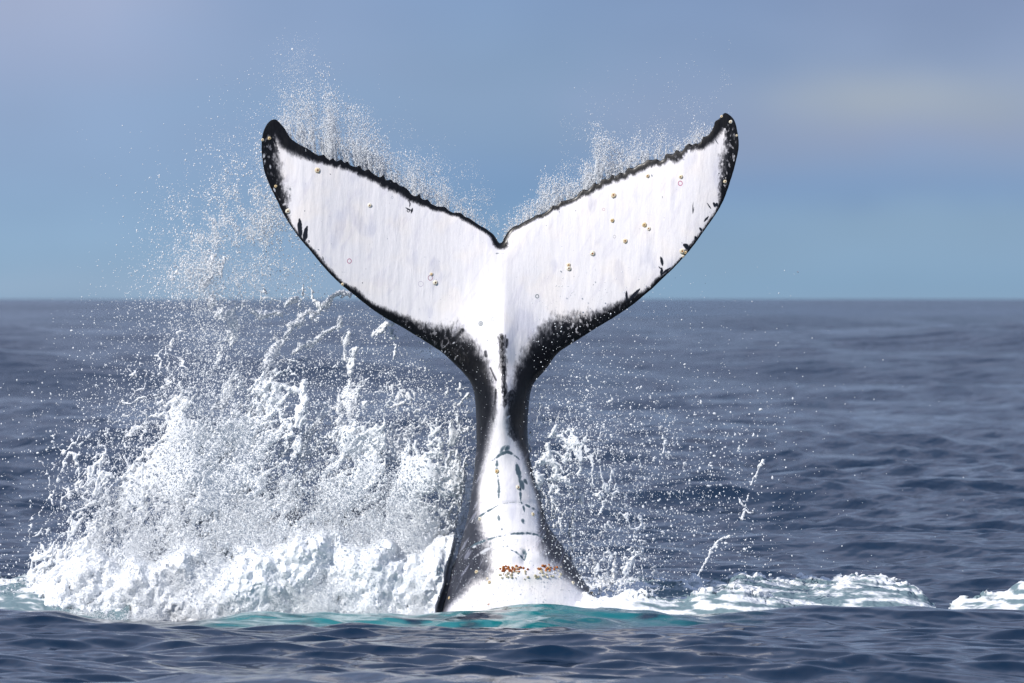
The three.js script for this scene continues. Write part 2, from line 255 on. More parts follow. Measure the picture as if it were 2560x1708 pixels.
// ---------------------------------------------------------------- the whale's tail
// Outline of tail stock and flukes (photograph pixels) and, third, how wide the black margin is there; fourth, how ragged it is (0 to 1).
const OUTLINE = [
  [686, 299, 34, 0.3], [692, 300, 34, 0.3], [709.6, 318, 30, 0.3], [726, 344.6, 30, 0.5], [739.5, 356, 28, 0.5], [754.4, 365, 27, 0.5], [767.7, 371, 25, 0.5], [782.6, 381, 20, 0.4], [797.5, 389.4, 17, 0.4], [810.8, 387.7, 20, 0.4],
  [819, 397.7, 14, 0.4], [827, 400, 13, 0.4], [833, 396, 18, 0.4], [841.5, 404, 13, 0.4], [854, 399, 19, 0.4], [862, 407.6, 14, 0.4], [869.7, 402.7, 19, 0.4], [875.5, 412.6, 13, 0.4], [890, 417.6, 14, 0.5], [899, 414, 20, 0.5], [906, 424, 16, 0.5], [913, 427, 16, 0.5], [922.7, 423, 22, 0.5],
  [929, 431, 18, 0.5], [943, 441, 15, 0.5], [953, 442.8, 15, 0.5], [959, 436.8, 22, 0.5], [965, 450.4, 16, 0.5], [978, 448.7, 21, 0.5], [984, 456, 18, 0.5], [992, 456.4, 19, 0.5], [999, 465, 18, 0.5], [1006.8, 466.6, 19, 0.5], [1018, 472.6, 20, 0.5], [1031.5, 488.7, 14, 0.4], [1043.4, 489.6, 15, 0.4], [1048.5, 482.8, 22, 0.4],
  [1052, 494.7, 16, 0.4], [1062, 499.8, 16, 0.4], [1069, 498, 18, 0.4], [1079, 510, 12, 0.3], [1092.8, 516, 11, 0.3], [1105, 517, 13, 0.3], [1112, 517, 13, 0.3], [1120, 525, 9, 0.3], [1133.6, 532, 8, 0.3], [1150.6, 532, 12, 0.3], [1162, 541, 10, 0.3], [1176, 547.4, 11, 0.3], [1196.6, 562, 9, 0.3], [1213.6, 571, 9, 0.3], [1225.5, 579.8, 9, 0.3], [1234, 586.6, 10, 0.3], [1240.9, 597, 12, 0.2],
  [1245.5, 605, 15, 0.2], [1250, 608, 17, 0.2], [1255, 605.5, 14, 0.2], [1259, 598, 10, 0.2], [1266, 585, 8, 0.3], [1274, 575, 8, 0.3], [1283.6, 567, 9, 0.3], [1298, 562, 8, 0.3], [1312.7, 553, 8, 0.3], [1330, 545, 8, 0.3], [1342, 537, 9, 0.3], [1352, 536, 9, 0.3], [1370, 526, 8, 0.3], [1381, 514, 11, 0.3], [1392, 514, 9, 0.3], [1402, 504, 13, 0.3], [1414.4, 501, 11, 0.3], [1428, 498, 9, 0.3], [1440, 491.6, 9, 0.3], [1452, 478, 13, 0.4], [1462, 473, 14, 0.4], [1468, 476, 11, 0.4], [1479, 466, 14, 0.4], [1486, 457, 15, 0.4],
  [1496, 461, 12, 0.4], [1506, 448, 15, 0.4], [1520, 448, 12, 0.4], [1530, 437, 16, 0.4], [1540, 440, 13, 0.4], [1550, 431, 16, 0.4], [1560, 434, 12, 0.4], [1571, 419, 19, 0.5], [1582, 421, 15, 0.4], [1597, 411, 17, 0.4], [1609, 408, 14, 0.4], [1618, 400, 18, 0.4], [1633, 400, 13, 0.4], [1641.7, 398, 15, 0.5], [1650, 402.7, 9, 0.5], [1660, 397, 12, 0.7], [1665, 385, 22, 0.8], [1681.5, 386, 17, 0.7], [1690.6, 375, 24, 0.7], [1699.7, 380.3, 12, 0.7], [1708, 374.5, 9, 0.8], [1713.8, 364.5, 14, 0.8], [1723, 359.6, 15, 0.8], [1729.5, 363.7, 11, 0.8],
  [1737, 358.7, 14, 0.7], [1746, 360, 18, 0.5], [1754.4, 349.6, 20, 0.5], [1757, 343, 22, 0.5], [1767.7, 340.5, 20, 0.4], [1777.6, 328, 20, 0.3], [1784, 315, 26, 0.3], [1786.8, 304, 36, 0.3], [1794, 300, 40, 0.3], [1802.5, 292.4, 44, 0.3], [1807.5, 285, 46, 0.3], [1812.5, 283, 48, 0.3], [1822.4, 288, 46, 0.4], [1832.4, 298, 42, 0.6], [1839, 313, 40, 0.8], [1843, 333, 37, 0.9], [1845.6, 353, 35, 0.9], [1845.6, 369.5, 34, 0.9], [1843, 386, 34, 0.9], [1838, 407.6, 36, 0.9], [1832.4, 429, 33, 1.0], [1824, 455.7, 25, 1.0], [1816, 480.6, 18, 1.0], [1806, 505, 9, 1.0], [1793, 529, 5, 0.8],
  [1774, 557, 5, 0.8], [1756, 582, 5, 0.9], [1740, 605, 8, 0.9], [1719, 631.8, 6, 0.8], [1701, 651.4, 4, 0.4], [1683, 671, 5, 0.4], [1667, 686, 6, 0.6], [1649, 703, 12, 0.5], [1631, 721, 7, 0.7], [1608, 740, 11, 0.7], [1585, 759.5, 22, 0.7], [1560, 777, 24, 0.7], [1528.6, 797.5, 27, 0.7], [1489, 821, 42, 0.9], [1457, 842, 58, 1.0], [1425, 862, 66, 0.7], [1396.4, 881.4, 66, 0.6], [1378.6, 903, 64, 0.5], [1364, 924, 64, 0.5], [1344.6, 945.7, 56, 0.4], [1332, 963.6, 50, 0.4], [1325, 988.6, 46, 0.4], [1321.4, 1024, 52, 0.4], [1319, 1060, 50, 0.4], [1320, 1096, 30, 0.4],
  [1325, 1137, 16, 0.4], [1334, 1185, 10, 0.4], [1347, 1230, 8, 0.5], [1357, 1264.5, 10, 0.5], [1367.5, 1306, 20, 0.5], [1383, 1333, 40, 0.6], [1403.7, 1361, 42, 0.7], [1424, 1393.6, 36, 0.7], [1443, 1424.6, 29, 0.6], [1462, 1455.6, 19, 0.5], [1476, 1478, 10, 0.4], [1493, 1502, 4, 0.3], [1510, 1520, 2, 0.3], [1548, 1560, 2, 0.3], [1600, 1640, 2, 0.3], [1640, 1750, 2, 0.3], [1646, 1850, 2, 0.3],
  [1300, 1890, 2, 0.3], [1000, 1850, 10, 0.3], [1025, 1750, 10, 0.3], [1070, 1630, 8, 0.3], [1092, 1565, 8, 0.4], [1104, 1528, 10, 0.5], [1110, 1508, 14, 0.5], [1118, 1478, 34, 0.4], [1128, 1437, 62, 0.4], [1140, 1399, 92, 0.45], [1152, 1357.5, 78, 0.8], [1162.6, 1319.6, 40, 0.6], [1173, 1271, 20, 0.4], [1180.5, 1219.7, 15, 0.4], [1186.7, 1164.6, 19, 0.4], [1191, 1109.5, 28, 0.4], [1191, 1078, 34, 0.4], [1190, 1042, 46, 0.4],
  [1188, 1006, 50, 0.4], [1184, 978, 52, 0.4], [1175, 954.6, 56, 0.4], [1157, 931, 62, 0.5], [1132, 906, 66, 0.6], [1107, 883, 66, 0.7], [1078.6, 863.6, 48, 0.8], [1039, 838.6, 32, 0.7], [1000, 815, 24, 0.6], [963, 794.6, 20, 0.5], [936.3, 777, 15, 0.5], [909.5, 757, 11, 0.5], [882.8, 735, 14, 0.6], [856, 714, 6, 0.6], [829, 688.4, 8, 0.8], [802.4, 658.8, 8, 0.7], [775.6, 626, 7, 0.6], [752.7, 599.5, 6, 0.5], [727.8, 565, 4, 0.5], [708.7, 533.5, 14, 1.0], [696.4, 507, 27, 1.0], [684.8, 484, 32, 0.9], [673, 459, 34, 0.7], [663, 432.5, 36, 0.7], [658, 406, 37, 0.8], [655, 373, 38, 0.8], [656.6, 344.6, 40, 0.7], [663, 321.4, 38, 0.5], [674, 305, 36, 0.3],
];
const whale = new THREE.Group();
let frontZ, frontNormal;
{
  // smooth closed curve through the points
  const RING = [];
  const n = OUTLINE.length;
  for (let i = 0; i < n; i++) {
    const p0 = OUTLINE[(i + n - 1) % n], p1 = OUTLINE[i], p2 = OUTLINE[(i + 1) % n], p3 = OUTLINE[(i + 2) % n], parts = clamp(Math.round(Math.hypot(p2[0] - p1[0], p2[1] - p1[1]) / 5), 1, 12);
    for (let k = 0; k < parts; k++) {
      const t = k / parts, c = (a, b, cc, d) => 0.5 * (2 * b + (cc - a) * t + (2 * a - 5 * b + 4 * cc - d) * t * t + (3 * b - a - 3 * cc + d) * t * t * t);
      const x = c(p0[0], p1[0], p2[0], p3[0]), y = c(p0[1], p1[1], p2[1], p3[1]), j = 0.55;
      RING.push([wx(x + j * noise(x * 0.16, y * 0.16, 1)), wy(y + j * noise(x * 0.16, y * 0.16, 9)), mix(p1[2], p2[2], t) * S, mix(p1[3], p2[3], t)]);
    }
  }
  // signed distance to the outline (inside positive) and the nearest place on it, on a grid
  const C = 0.0108, X0 = wx(640), Y0 = wy(1905), NX = Math.ceil((wx(1862) - X0) / C), NY = Math.ceil((wy(268) - Y0) / C), N = NX * NY;
  const sd = new Float32Array(N), near = new Int16Array(N), R = RING.length;
  // rough nearest by buckets of segments
  const BK = 0.16, BX = Math.ceil(NX * C / BK) + 1, BY = Math.ceil(NY * C / BK) + 1, bucket = Array.from({ length: BX * BY }, () => []);
  RING.forEach((p, k) => bucket[Math.floor((p[1] - Y0) / BK) * BX + Math.floor((p[0] - X0) / BK)].push(k));
  for (let j = 0; j < NY; j++) {
    const y = Y0 + j * C, cross = [];
    for (let k = 0; k < R; k++) { const a = RING[k], b = RING[(k + 1) % R]; if ((a[1] > y) !== (b[1] > y)) cross.push(a[0] + (y - a[1]) / (b[1] - a[1]) * (b[0] - a[0])); }
    cross.sort((a, b) => a - b);
    for (let i = 0; i < NX; i++) {
      const x = X0 + i * C, bx = Math.floor(i * C / BK), by = Math.floor(j * C / BK);
      let best = 1e9, at = -1;
      for (let ring = 0; ring < 12; ring++) {
        if (at >= 0 && (ring - 1) * BK > best) break;
        for (let v = by - ring; v <= by + ring; v++) for (let u = bx - ring; u <= bx + ring; u++) {
          if (u < 0 || v < 0 || u >= BX || v >= BY || (Math.abs(u - bx) !== ring && Math.abs(v - by) !== ring)) continue;
          for (const k of bucket[v * BX + u]) for (const s of [k, (k + R - 1) % R]) {
            const a = RING[s], b = RING[(s + 1) % R], ex = b[0] - a[0], ey = b[1] - a[1], t = clamp(((x - a[0]) * ex + (y - a[1]) * ey) / (ex * ex + ey * ey + 1e-12)), d = Math.hypot(x - a[0] - t * ex, y - a[1] - t * ey);
            if (d < best) { best = d; at = s; }
          }
        }
      }
      let inside = false; for (const c of cross) if (c < x) inside = !inside;
      sd[j * NX + i] = inside ? best : -best; near[j * NX + i] = Math.max(at, 0);
    }
  }
  // inflate: solve laplace(phi) = -2 with phi = 0 on the outline; a strip of half width a then has depth sqrt(a^2 - x^2)
  const phi = new Float32Array(N);
  const cells = []; for (let o = NX; o < N - NX; o++) if (sd[o] > 0) cells.push(o);
  const diag = new Float32Array(cells.length);
  cells.forEach((o, q) => { let d = 4; for (const s of [1, -1, NX, -NX]) if (sd[o + s] <= 0) { const th = clamp(sd[o] / (sd[o] - sd[o + s]), 0.15, 1); d += (1 - th) / th; } diag[q] = d; phi[o] = sd[o] * 0.3; });
  for (let it = 0; it < 700; it++) for (let q = 0; q < cells.length; q++) {
    const o = cells[q];
    const v = ((sd[o + 1] > 0 ? phi[o + 1] : 0) + (sd[o - 1] > 0 ? phi[o - 1] : 0) + (sd[o + NX] > 0 ? phi[o + NX] : 0) + (sd[o - NX] > 0 ? phi[o - NX] : 0) + 2 * C * C) / diag[q];
    phi[o] += 1.97 * (v - phi[o]) * (it < 3 ? 0.5 : 1);
  }
  console.log('whale inflated', cells.length);
  // front and back sheets: z = mid +- thickness * sqrt(phi), plus keel and swellings
  const keelX = (y) => wx(1256) + 0.006 * Math.sin(y * 3);
  const g2 = (x, y, px, py, rx, ry) => Math.exp(-(((x - wx(px)) / (rx * S)) ** 2) - (((y - wy(py)) / (ry * S)) ** 2));
  function surf(x, y, ph, front) {
    const py = HORIZON + (EYE - y) / S, dx = Math.abs(x - keelX(y));
    const stock = sstep(700, 1010, py), lat = Math.exp(-((dx / mix(0.30, 0.9, stock)) ** 2));
    const k = mix(0.085 + 0.06 * lat, mix(0.36, 1.1, sstep(900, 1060, py)), stock * mix(lat, 1, sstep(940, 1060, py)));
    const kk = front ? k : k * 1.05;
    const h = kk * Math.sqrt(Math.max(ph, 0)), rim = Math.min(1, ph / 0.02);
    let z = 0;
    if (front) {
      const keel = sstep(600, 900, py) * (1 - sstep(1080, 1180, py));
      z += rim * 0.055 * keel * Math.exp(-((dx / 0.085) ** 2)) + rim * 0.10 * sstep(640, 880, py) * (1 - sstep(960, 1100, py)) * Math.exp(-((dx / 0.24) ** 2));
      if (py > 1100) {
        z += rim * (0.035 * g2(x, y, 1286, 1386, 26, 22) + 0.035 * g2(x, y, 1346, 1386, 26, 22) - 0.03 * g2(x, y, 1311, 1392, 7, 16) + 0.03 * g2(x, y, 1322, 1432, 80, 18) - 0.012 * g2(x, y, 1300, 1335, 90, 6) - 0.010 * g2(x, y, 1280, 1258, 75, 6));
      }
      // lengthways folds on the flukes
      z += rim * 0.004 * noise(x * 3.2, y * 1.1, 3) * (1 - stock);
    }
    const fl = Math.abs(x - wx(1256)) / 2.25, mid = 0.34 * fl * fl * (1 - sstep(1000, 1150, py)) - 0.10 * sstep(0.75, 1, fl) * fl - 0.34 * sstep(1050, 1560, py) * 0;
    return mid + (front ? h + z : -h * 1.02);
  }
  const gridPhi = (x, y) => { const u = (x - X0) / C, v = (y - Y0) / C, i = clamp(Math.floor(u), 0, NX - 2), j = clamp(Math.floor(v), 0, NY - 2), fu = u - i, fv = v - j, o = j * NX + i, f = (q) => sd[q] > 0 ? phi[q] : 0; return mix(mix(f(o), f(o + 1), fu), mix(f(o + NX), f(o + NX + 1), fu), fv); };
  frontZ = (x, y) => surf(x, y, gridPhi(x, y), true);
  frontNormal = (x, y) => { const e = 0.02, zx = (frontZ(x + e, y) - frontZ(x - e, y)) / (2 * e), zy = (frontZ(x, y + e) - frontZ(x, y - e)) / (2 * e); return new THREE.Vector3(-zx, -zy, 1).normalize(); };
  // mesh: marching squares over the grid; corners inside plus crossings on the outline
  const P = [], flat = [], tri = [], vid = new Int32Array(N).fill(-1), hx = new Map();
  const corner = (o) => { if (vid[o] < 0) { vid[o] = flat.length; flat.push([X0 + (o % NX) * C, Y0 + Math.floor(o / NX) * C, phi[o]]); } return vid[o]; };
  const edge = (a, b) => { const key = a < b ? a * 4 + (b - a === 1 ? 0 : 1) : b * 4 + (a - b === 1 ? 0 : 1); if (!hx.has(key)) { const t = sd[a] / (sd[a] - sd[b]); hx.set(key, flat.length); flat.push([X0 + mix(a % NX, b % NX, t) * C, Y0 + mix(Math.floor(a / NX), Math.floor(b / NX), t) * C, 0]); } return hx.get(key); };
  for (let j = 1; j < NY - 2; j++) for (let i = 1; i < NX - 2; i++) {
    const o = j * NX + i, q = [o, o + 1, o + NX + 1, o + NX], poly = [];
    for (let k = 0; k < 4; k++) { const a = q[k], b = q[(k + 1) % 4]; if (sd[a] > 0) poly.push(corner(a)); if ((sd[a] > 0) !== (sd[b] > 0)) poly.push(edge(a, b)); }
    for (let k = 1; k + 1 < poly.length; k++) tri.push(poly[0], poly[k], poly[k + 1]);
  }
  const M = flat.length, pos = new Float32Array(M * 6), nor = new Float32Array(M * 6), uv = new Float32Array(M * 4), e = 0.012;
  const TW = wx(1862) - X0, TY = wy(1620), TH = wy(268) - TY;
  for (let s = 0; s < 2; s++) for (let v = 0; v < M; v++) {
    const [x, y, ph] = flat[v], o = s * M + v, front = s === 0, z = surf(x, y, ph, front);
    pos[o * 3] = x; pos[o * 3 + 1] = y; pos[o * 3 + 2] = z;
    uv[o * 2] = (x - X0) / TW; uv[o * 2 + 1] = clamp((y - TY) / TH, 0.001, 1);
    // normal from the square of the thickness, which is smooth up to the rim
    const f = (xx, yy) => { const p = gridPhi(xx, yy); return [surf(xx, yy, p, front), surf(xx, yy, 0, front)]; };
    const a = f(x + e, y), b = f(x - e, y), c = f(x, y + e), d = f(x, y - e), m0 = surf(x, y, 0, front), t = z - m0;
    const sq = (w) => (w[0] - w[1]) ** 2, mx = (a[1] - b[1]) / (2 * e), my = (c[1] - d[1]) / (2 * e);
    let gx = -(sq(a) - sq(b)) / (2 * e) - 2 * t * mx, gy = -(sq(c) - sq(d)) / (2 * e) - 2 * t * my, gz = 2 * t;
    if (Math.abs(t) < 1e-6 && !front) gz = -1e-6;
    const l = Math.hypot(gx, gy, gz) || 1;
    nor[o * 3] = gx / l; nor[o * 3 + 1] = gy / l; nor[o * 3 + 2] = gz / l;
  }
  const idx = [...tri]; for (let k = 0; k < tri.length; k += 3) idx.push(M + tri[k], M + tri[k + 2], M + tri[k + 1]);
  const g = new THREE.BufferGeometry();
  g.setAttribute('position', new THREE.BufferAttribute(pos, 3)); g.setAttribute('normal', new THREE.BufferAttribute(nor, 3)); g.setAttribute('uv', new THREE.BufferAttribute(uv, 2));
  g.setIndex(idx); g.addGroup(0, tri.length, 0); g.addGroup(tri.length, tri.length, 1);
  console.log('whale mesh', idx.length / 3);

  // the skin: white underside, black margins, scars. Drawn flat on the tail's own width and height.
  const TX = 2048, TYN = 2048, cv = document.createElement('canvas'); cv.width = TX; cv.height = TYN;
  const ctx = cv.getContext('2d'), im = ctx.createImageData(TX, TYN), px = im.data;
  const darkSpots = [];                                          // extra dark patches: polyline, half width, raggedness (photograph pixels)
  const dark = (pts, w, r) => { const xs = pts.map((p) => p[0]), ys = pts.map((p) => p[1]); darkSpots.push({ pts, w, r, x0: Math.min(...xs) - w * 3, x1: Math.max(...xs) + w * 3, y0: Math.min(...ys) - w * 3, y1: Math.max(...ys) + w * 3 }); };
  dark([[1254, 842], [1256, 880], [1260, 930], [1262, 980], [1262, 1010]], 6.5, 0.9);
  dark([[1267, 850], [1266, 868]], 3, 0.6);
  dark([[1213, 880], [1215, 890]], 3.5, 0.6); dark([[1226, 920], [1234, 938], [1240, 950]], 2, 0.4); dark([[1240, 975], [1236, 1020], [1232, 1050]], 5, 0.9);
  dark([[1285, 985], [1285, 1020], [1288, 1060], [1290, 1088]], 15, 0.5);
  dark([[1206, 1000], [1212, 1040], [1208, 1080]], 12, 0.4);
  dark([[1128, 868], [1140, 842], [1156, 826]], 5, 0.8);
  for (let j = 0; j < TYN; j++) for (let i = 0; i < TX; i++) {
    const x = X0 + (i + 0.5) / TX * TW, y = TY + (1 - (j + 0.5) / TYN) * TH, u = clamp((x - X0) / C, 0, NX - 1.01), v = clamp((y - Y0) / C, 0, NY - 1.01), a = Math.floor(u), b = Math.floor(v), fu = u - a, fv = v - b, o = b * NX + a;
    const d = mix(mix(sd[o], sd[o + 1], fu), mix(sd[o + NX], sd[o + NX + 1], fu), fv);
    const q = (j * TX + i) * 4;
    const X = x / S + 1280, Y = HORIZON + (EYE - y) / S;
    let R = 240, G = 238, B = 240, blk = 0;
    if (d > -0.05) {
      const rp = RING[near[(fv > 0.5 ? b + 1 : b) * NX + (fu > 0.5 ? a + 1 : a)]], w = rp[2] / S, rag = rp[3], D = d / S;
      // fine grain runs lengthways
      const n1 = fbm(X * 0.045, Y * 0.03, 1.5, 4), n2 = fbm(X * 0.22, Y * 0.10, 6.5, 3), n3 = noise(X * 0.5, Y * 0.18, 2.5);
      const edgeAt = w * (1 + 0.5 * rag * n1 + 0.42 * rag * n2) + 3 * n3 * (0.3 + rag * 0.7) + 1.6 * noise(X * 0.9, Y * 0.3, 7), soft = 1.8 + w * 0.32 * (0.4 + rag) + 5 * sstep(940, 1080, Y);  // blend widens on the stock: round side shading put into the skin colour
      blk = 1 - sstep(edgeAt - soft, edgeAt + soft, D);
      // white flecks worn into the ragged margins
      if (rag > 0.55 && D > 4 && Y < 1000) blk *= 1 - (rag - 0.45) * 1.35 * sstep(0.10, 0.30, fbm(X * 0.11, Y * 0.075, 11, 4) + 0.12 * noise(X * .4, Y * .3, 3)) * sstep(3, 11, D);
      for (const s of darkSpots) {
        if (X < s.x0 || X > s.x1 || Y < s.y0 || Y > s.y1) continue;
        const [dd] = polyline(s.pts, X, Y), e2 = s.w * (1 + 1.1 * s.r * (n2 * 1.8 + n1));
        blk = Math.max(blk, (1 - sstep(e2 - 2.5 - s.w * 0.25, e2 + 2.5 + s.w * 0.25, dd)) * (1 - 0.45 * s.r * sstep(0, 0.3, n2 + 0.1)));
      }
      // a pale saddle of skin runs up the middle between the dark flanks
      if (Y > 985 && Y < 1085) blk *= 1 - 0.75 * (1 - sstep(3, 13, Math.abs(X - 1250 + 8 * n1) * (1 + 0.6 * n2)));
      // the lower flanks: sky sheen on wet black skin painted in as grey, with pale streaks that run with the body
      const t1 = fbm(X * 0.05 + Y * 0.03, (Y - X * 0.6) * 0.012, 21, 4), cream = sstep(-0.1, 0.35, fbm(X * 0.012, Y * 0.012, 31, 3));
      R += 5 * cream * 0 - 8 * sstep(0.05, 0.4, t1) + 3 * n3; G += -8 * sstep(0.05, 0.4, t1) + 3 * n3 - 1; B += -5 * sstep(0.05, 0.4, t1) + 3 * n3;
      R += 4 * cream; G += 1.5 * cream; B -= 3 * cream;
      const stain = sstep(0.12, 0.34, fbm(X * 0.02, Y * 0.008, 41, 4)) * 15; R -= stain; G -= stain * 0.9; B -= stain * 0.55;
      const stria = Y > 1130 ? sstep(0.1, 0.42, fbm((X * 0.8 + Y * 0.45) * 0.13, (Y * 0.8 - X * 0.5) * 0.022, 51, 3)) : 0;
      const low = sstep(930, 1240, Y), bR = mix(13, 56, low) + 60 * stria * low + 14 * n2, bG = mix(14, 58, low) + 60 * stria * low + 14 * n2, bB = mix(19, 68, low) + 64 * stria * low + 14 * n2;  // black lightens downwards: reflected sky on the wet flanks, put into the colour
      R = mix(R, bR, blk); G = mix(G, bG, blk); B = mix(B, bB, blk);
    }
    px[q] = clamp(R, 0, 255); px[q + 1] = clamp(G, 0, 255); px[q + 2] = clamp(B, 0, 255); px[q + 3] = 255;
  }
  ctx.putImageData(im, 0, 0);
  // scars and scratches, in photograph pixels
  const sx = (X) => (wx(X) - X0) / TW * TX, sy = (Y) => (1 - (wy(Y) - TY) / TH) * TYN, KX = S / TW * TX, r = rng(9);
  const INK = '#1d212b';
  function scar(pts, width, color, alpha = 1, taper = true) {     // a stroke that swells in the middle, broken by grain
    const steps = 8 * (pts.length - 1); ctx.fillStyle = color;
    let len = 0; for (let k = 0; k + 1 < pts.length; k++) len += Math.hypot(pts[k + 1][0] - pts[k][0], pts[k + 1][1] - pts[k][1]);
    const count = Math.ceil(len * 3);
    for (let k = 0; k <= count; k++) {
      const t = k / count * (pts.length - 1), a = Math.min(Math.floor(t), pts.length - 2), f = t - a, X = mix(pts[a][0], pts[a + 1][0], f), Y = mix(pts[a][1], pts[a + 1][1], f), w = width * (taper ? Math.sin(Math.PI * (0.06 + 0.88 * k / count)) : 1) * (0.65 + 0.7 * r());
      const keep = color === INK ? 1 : clamp(0.7 + 1.5 * noise(X * 0.09, Y * 0.09, 5) + 0.8 * noise(X * 0.3, Y * 0.3, 8), 0, 1); if (r() > keep + 0.1) continue;
      ctx.globalAlpha = alpha * keep * (0.12 + 0.55 * r()); ctx.beginPath(); ctx.ellipse(sx(X + (r() - 0.5) * width * 0.3), sy(Y + (r() - 0.5) * width * 0.3), Math.max(0.5, w * KX * 0.5), Math.max(0.5, w * KX * 0.5), 0, 0, 6.2832); ctx.fill();
    }
    ctx.globalAlpha = 1;
  }
  const SLATE = '#566873', PALE = '#8e9399';
  for (const [p, w, c, al] of [
    [[[749.8, 547], [751, 570], [753, 598]], 9, INK], [[[769, 566], [764, 585], [761, 606]], 8.5, INK], [[[768, 585], [764, 600]], 7, INK],
    [[[1021, 499], [1025.5, 510], [1023.8, 518.5]], 2.6, INK], [[[1013.6, 519], [1022, 524], [1029.8, 527]], 3, INK], [[[1031.5, 520], [1028, 534]], 3.6, INK],
    [[[767.7, 389.4], [772, 395], [776, 403]], 3.4, INK], [[[807, 641], [810, 652]], 2, INK], [[[795, 624], [800, 626]], 2, SLATE], [[[854, 680], [868, 682]], 1.4, PALE],
    [[[1732, 505], [1731, 520], [1730, 536]], 1.6, INK], [[[1734, 518], [1731.5, 535]], 1.8, INK], [[[1766, 507], [1772, 516], [1777, 523]], 2.6, INK], [[[1783, 507], [1787, 518]], 6, INK], [[[1790, 508], [1792, 517]], 5, INK], [[[1771, 541], [1765, 548], [1759, 555]], 4, INK],
    [[[1748, 570], [1754, 578]], 5, INK], [[[1736, 592], [1742, 600]], 6, INK], [[[1708, 612], [1715, 616], [1723, 624]], 8, INK], [[[1700, 604], [1706, 609]], 2, PALE], [[[1651, 642], [1654, 653], [1656.4, 665]], 6, INK, 0.7], [[[1645.7, 666.6], [1653.7, 673.7]], 2.6, INK], [[[1654, 669], [1653, 690]], 5.5, INK], [[[1677, 669], [1665, 677], [1654.6, 686]], 4.5, INK],
    [[[1600, 722], [1586, 736], [1571, 752]], 6, INK], [[[1566, 727], [1566, 754]], 5, INK], [[[1655, 490], [1656, 497]], 1.6, PALE], [[[1632, 408], [1628, 420]], 3, INK], [[[1398, 527], [1398, 535]], 2, PALE], [[[1629, 437], [1630, 443]], 2.4, SLATE],
    [[[1228, 1152], [1238, 1146], [1248.6, 1137], [1258, 1132], [1269, 1129], [1279, 1133], [1288.5, 1139], [1300.4, 1149.7]], 6, SLATE], [[[1263, 1125], [1270, 1118], [1273, 1124]], 9, SLATE], [[[1248, 1136], [1256, 1122], [1264, 1112]], 7, SLATE, 0.35],
    [[[1243, 1146], [1242, 1171], [1245, 1193]], 7, SLATE, 0.55], [[[1245, 1193], [1247.8, 1216], [1247, 1232], [1246.7, 1248]], 6, SLATE, 0.75], [[[1290, 1156], [1294, 1170], [1298, 1186], [1301, 1214]], 9, SLATE], [[[1301, 1212], [1301, 1232], [1302, 1252.6]], 5, SLATE], [[[1302, 1252], [1308, 1264], [1312, 1280]], 5, SLATE, 0.8], [[[1304, 1190], [1312, 1201], [1319, 1210]], 6, SLATE], [[[1302, 1195], [1305, 1210], [1309, 1224]], 9, SLATE, 0.5],
    [[[1186, 1304], [1197.5, 1291], [1215, 1279], [1235, 1268], [1247, 1261]], 4, SLATE, 0.85], [[[1247, 1261], [1262, 1257], [1282, 1254], [1299, 1255]], 2, PALE, 0.6], [[[1299, 1255], [1317, 1262], [1336, 1272], [1356, 1290]], 4.5, SLATE], [[[1245, 1282], [1247, 1294], [1250.5, 1306]], 6, SLATE, 0.7], [[[1306, 1298], [1308, 1304]], 8, SLATE, 0.8], [[[1253, 1320], [1257, 1322]], 4, SLATE, 0.6],
    [[[1166, 1372], [1190, 1358], [1217.7, 1347], [1242, 1340], [1266, 1335]], 4.5, SLATE, 0.9], [[[1266, 1335], [1284, 1332], [1300, 1331.6], [1320, 1331], [1341.7, 1335], [1366, 1347]], 5, SLATE], [[[1275, 1371], [1290, 1377], [1303, 1388], [1311, 1399]], 4, SLATE], [[[1311, 1399], [1315, 1384], [1323, 1370]], 5, SLATE], [[[1300, 1368], [1308, 1372], [1312, 1382]], 12, SLATE, 0.25],
    [[[1245, 1475], [1262, 1470], [1286, 1467.6]], 1.6, PALE, 0.8], [[[1393, 1471], [1412, 1472], [1432, 1475]], 1.6, PALE, 0.8], [[[1150, 1486], [1153, 1482]], 3, PALE], [[[1222, 1494], [1228, 1489]], 3, PALE], [[[1219, 1508], [1226, 1504]], 3, '#9c6a4a'], [[[1222, 1358], [1236, 1352]], 5, SLATE, 0.4], [[[1230, 1374], [1256, 1364], [1276, 1362]], 4, SLATE, 0.45],
    [[[1250, 632], [1240, 634], [1262, 634]], 2.4, PALE, 0.5], [[[1200, 811], [1204, 808]], 8, PALE, 0.5], [[[1340, 740], [1338, 742]], 9, '#7f878c', 0.6], [[[1015, 759], [1015.5, 760]], 5, SLATE, 0.9], [[[1290, 1440], [1292, 1452]], 3, PALE, 0.4],
    [[[721, 373], [721.5, 373.8]], 2.6, INK], [[[726, 471], [727, 476]], 4, PALE], [[[826, 436], [827, 437]], 2.6, INK], [[[1796, 434], [1797, 435]], 3, INK], [[[1799, 446], [1800, 447]], 3, INK], [[[1786, 348], [1795, 362]], 2, INK, 0.7], [[[1571, 446], [1572, 447]], 3, PALE], [[[906, 707], [907, 708]], 2.6, INK],
  ]) scar(p, w, c, al ?? 1);
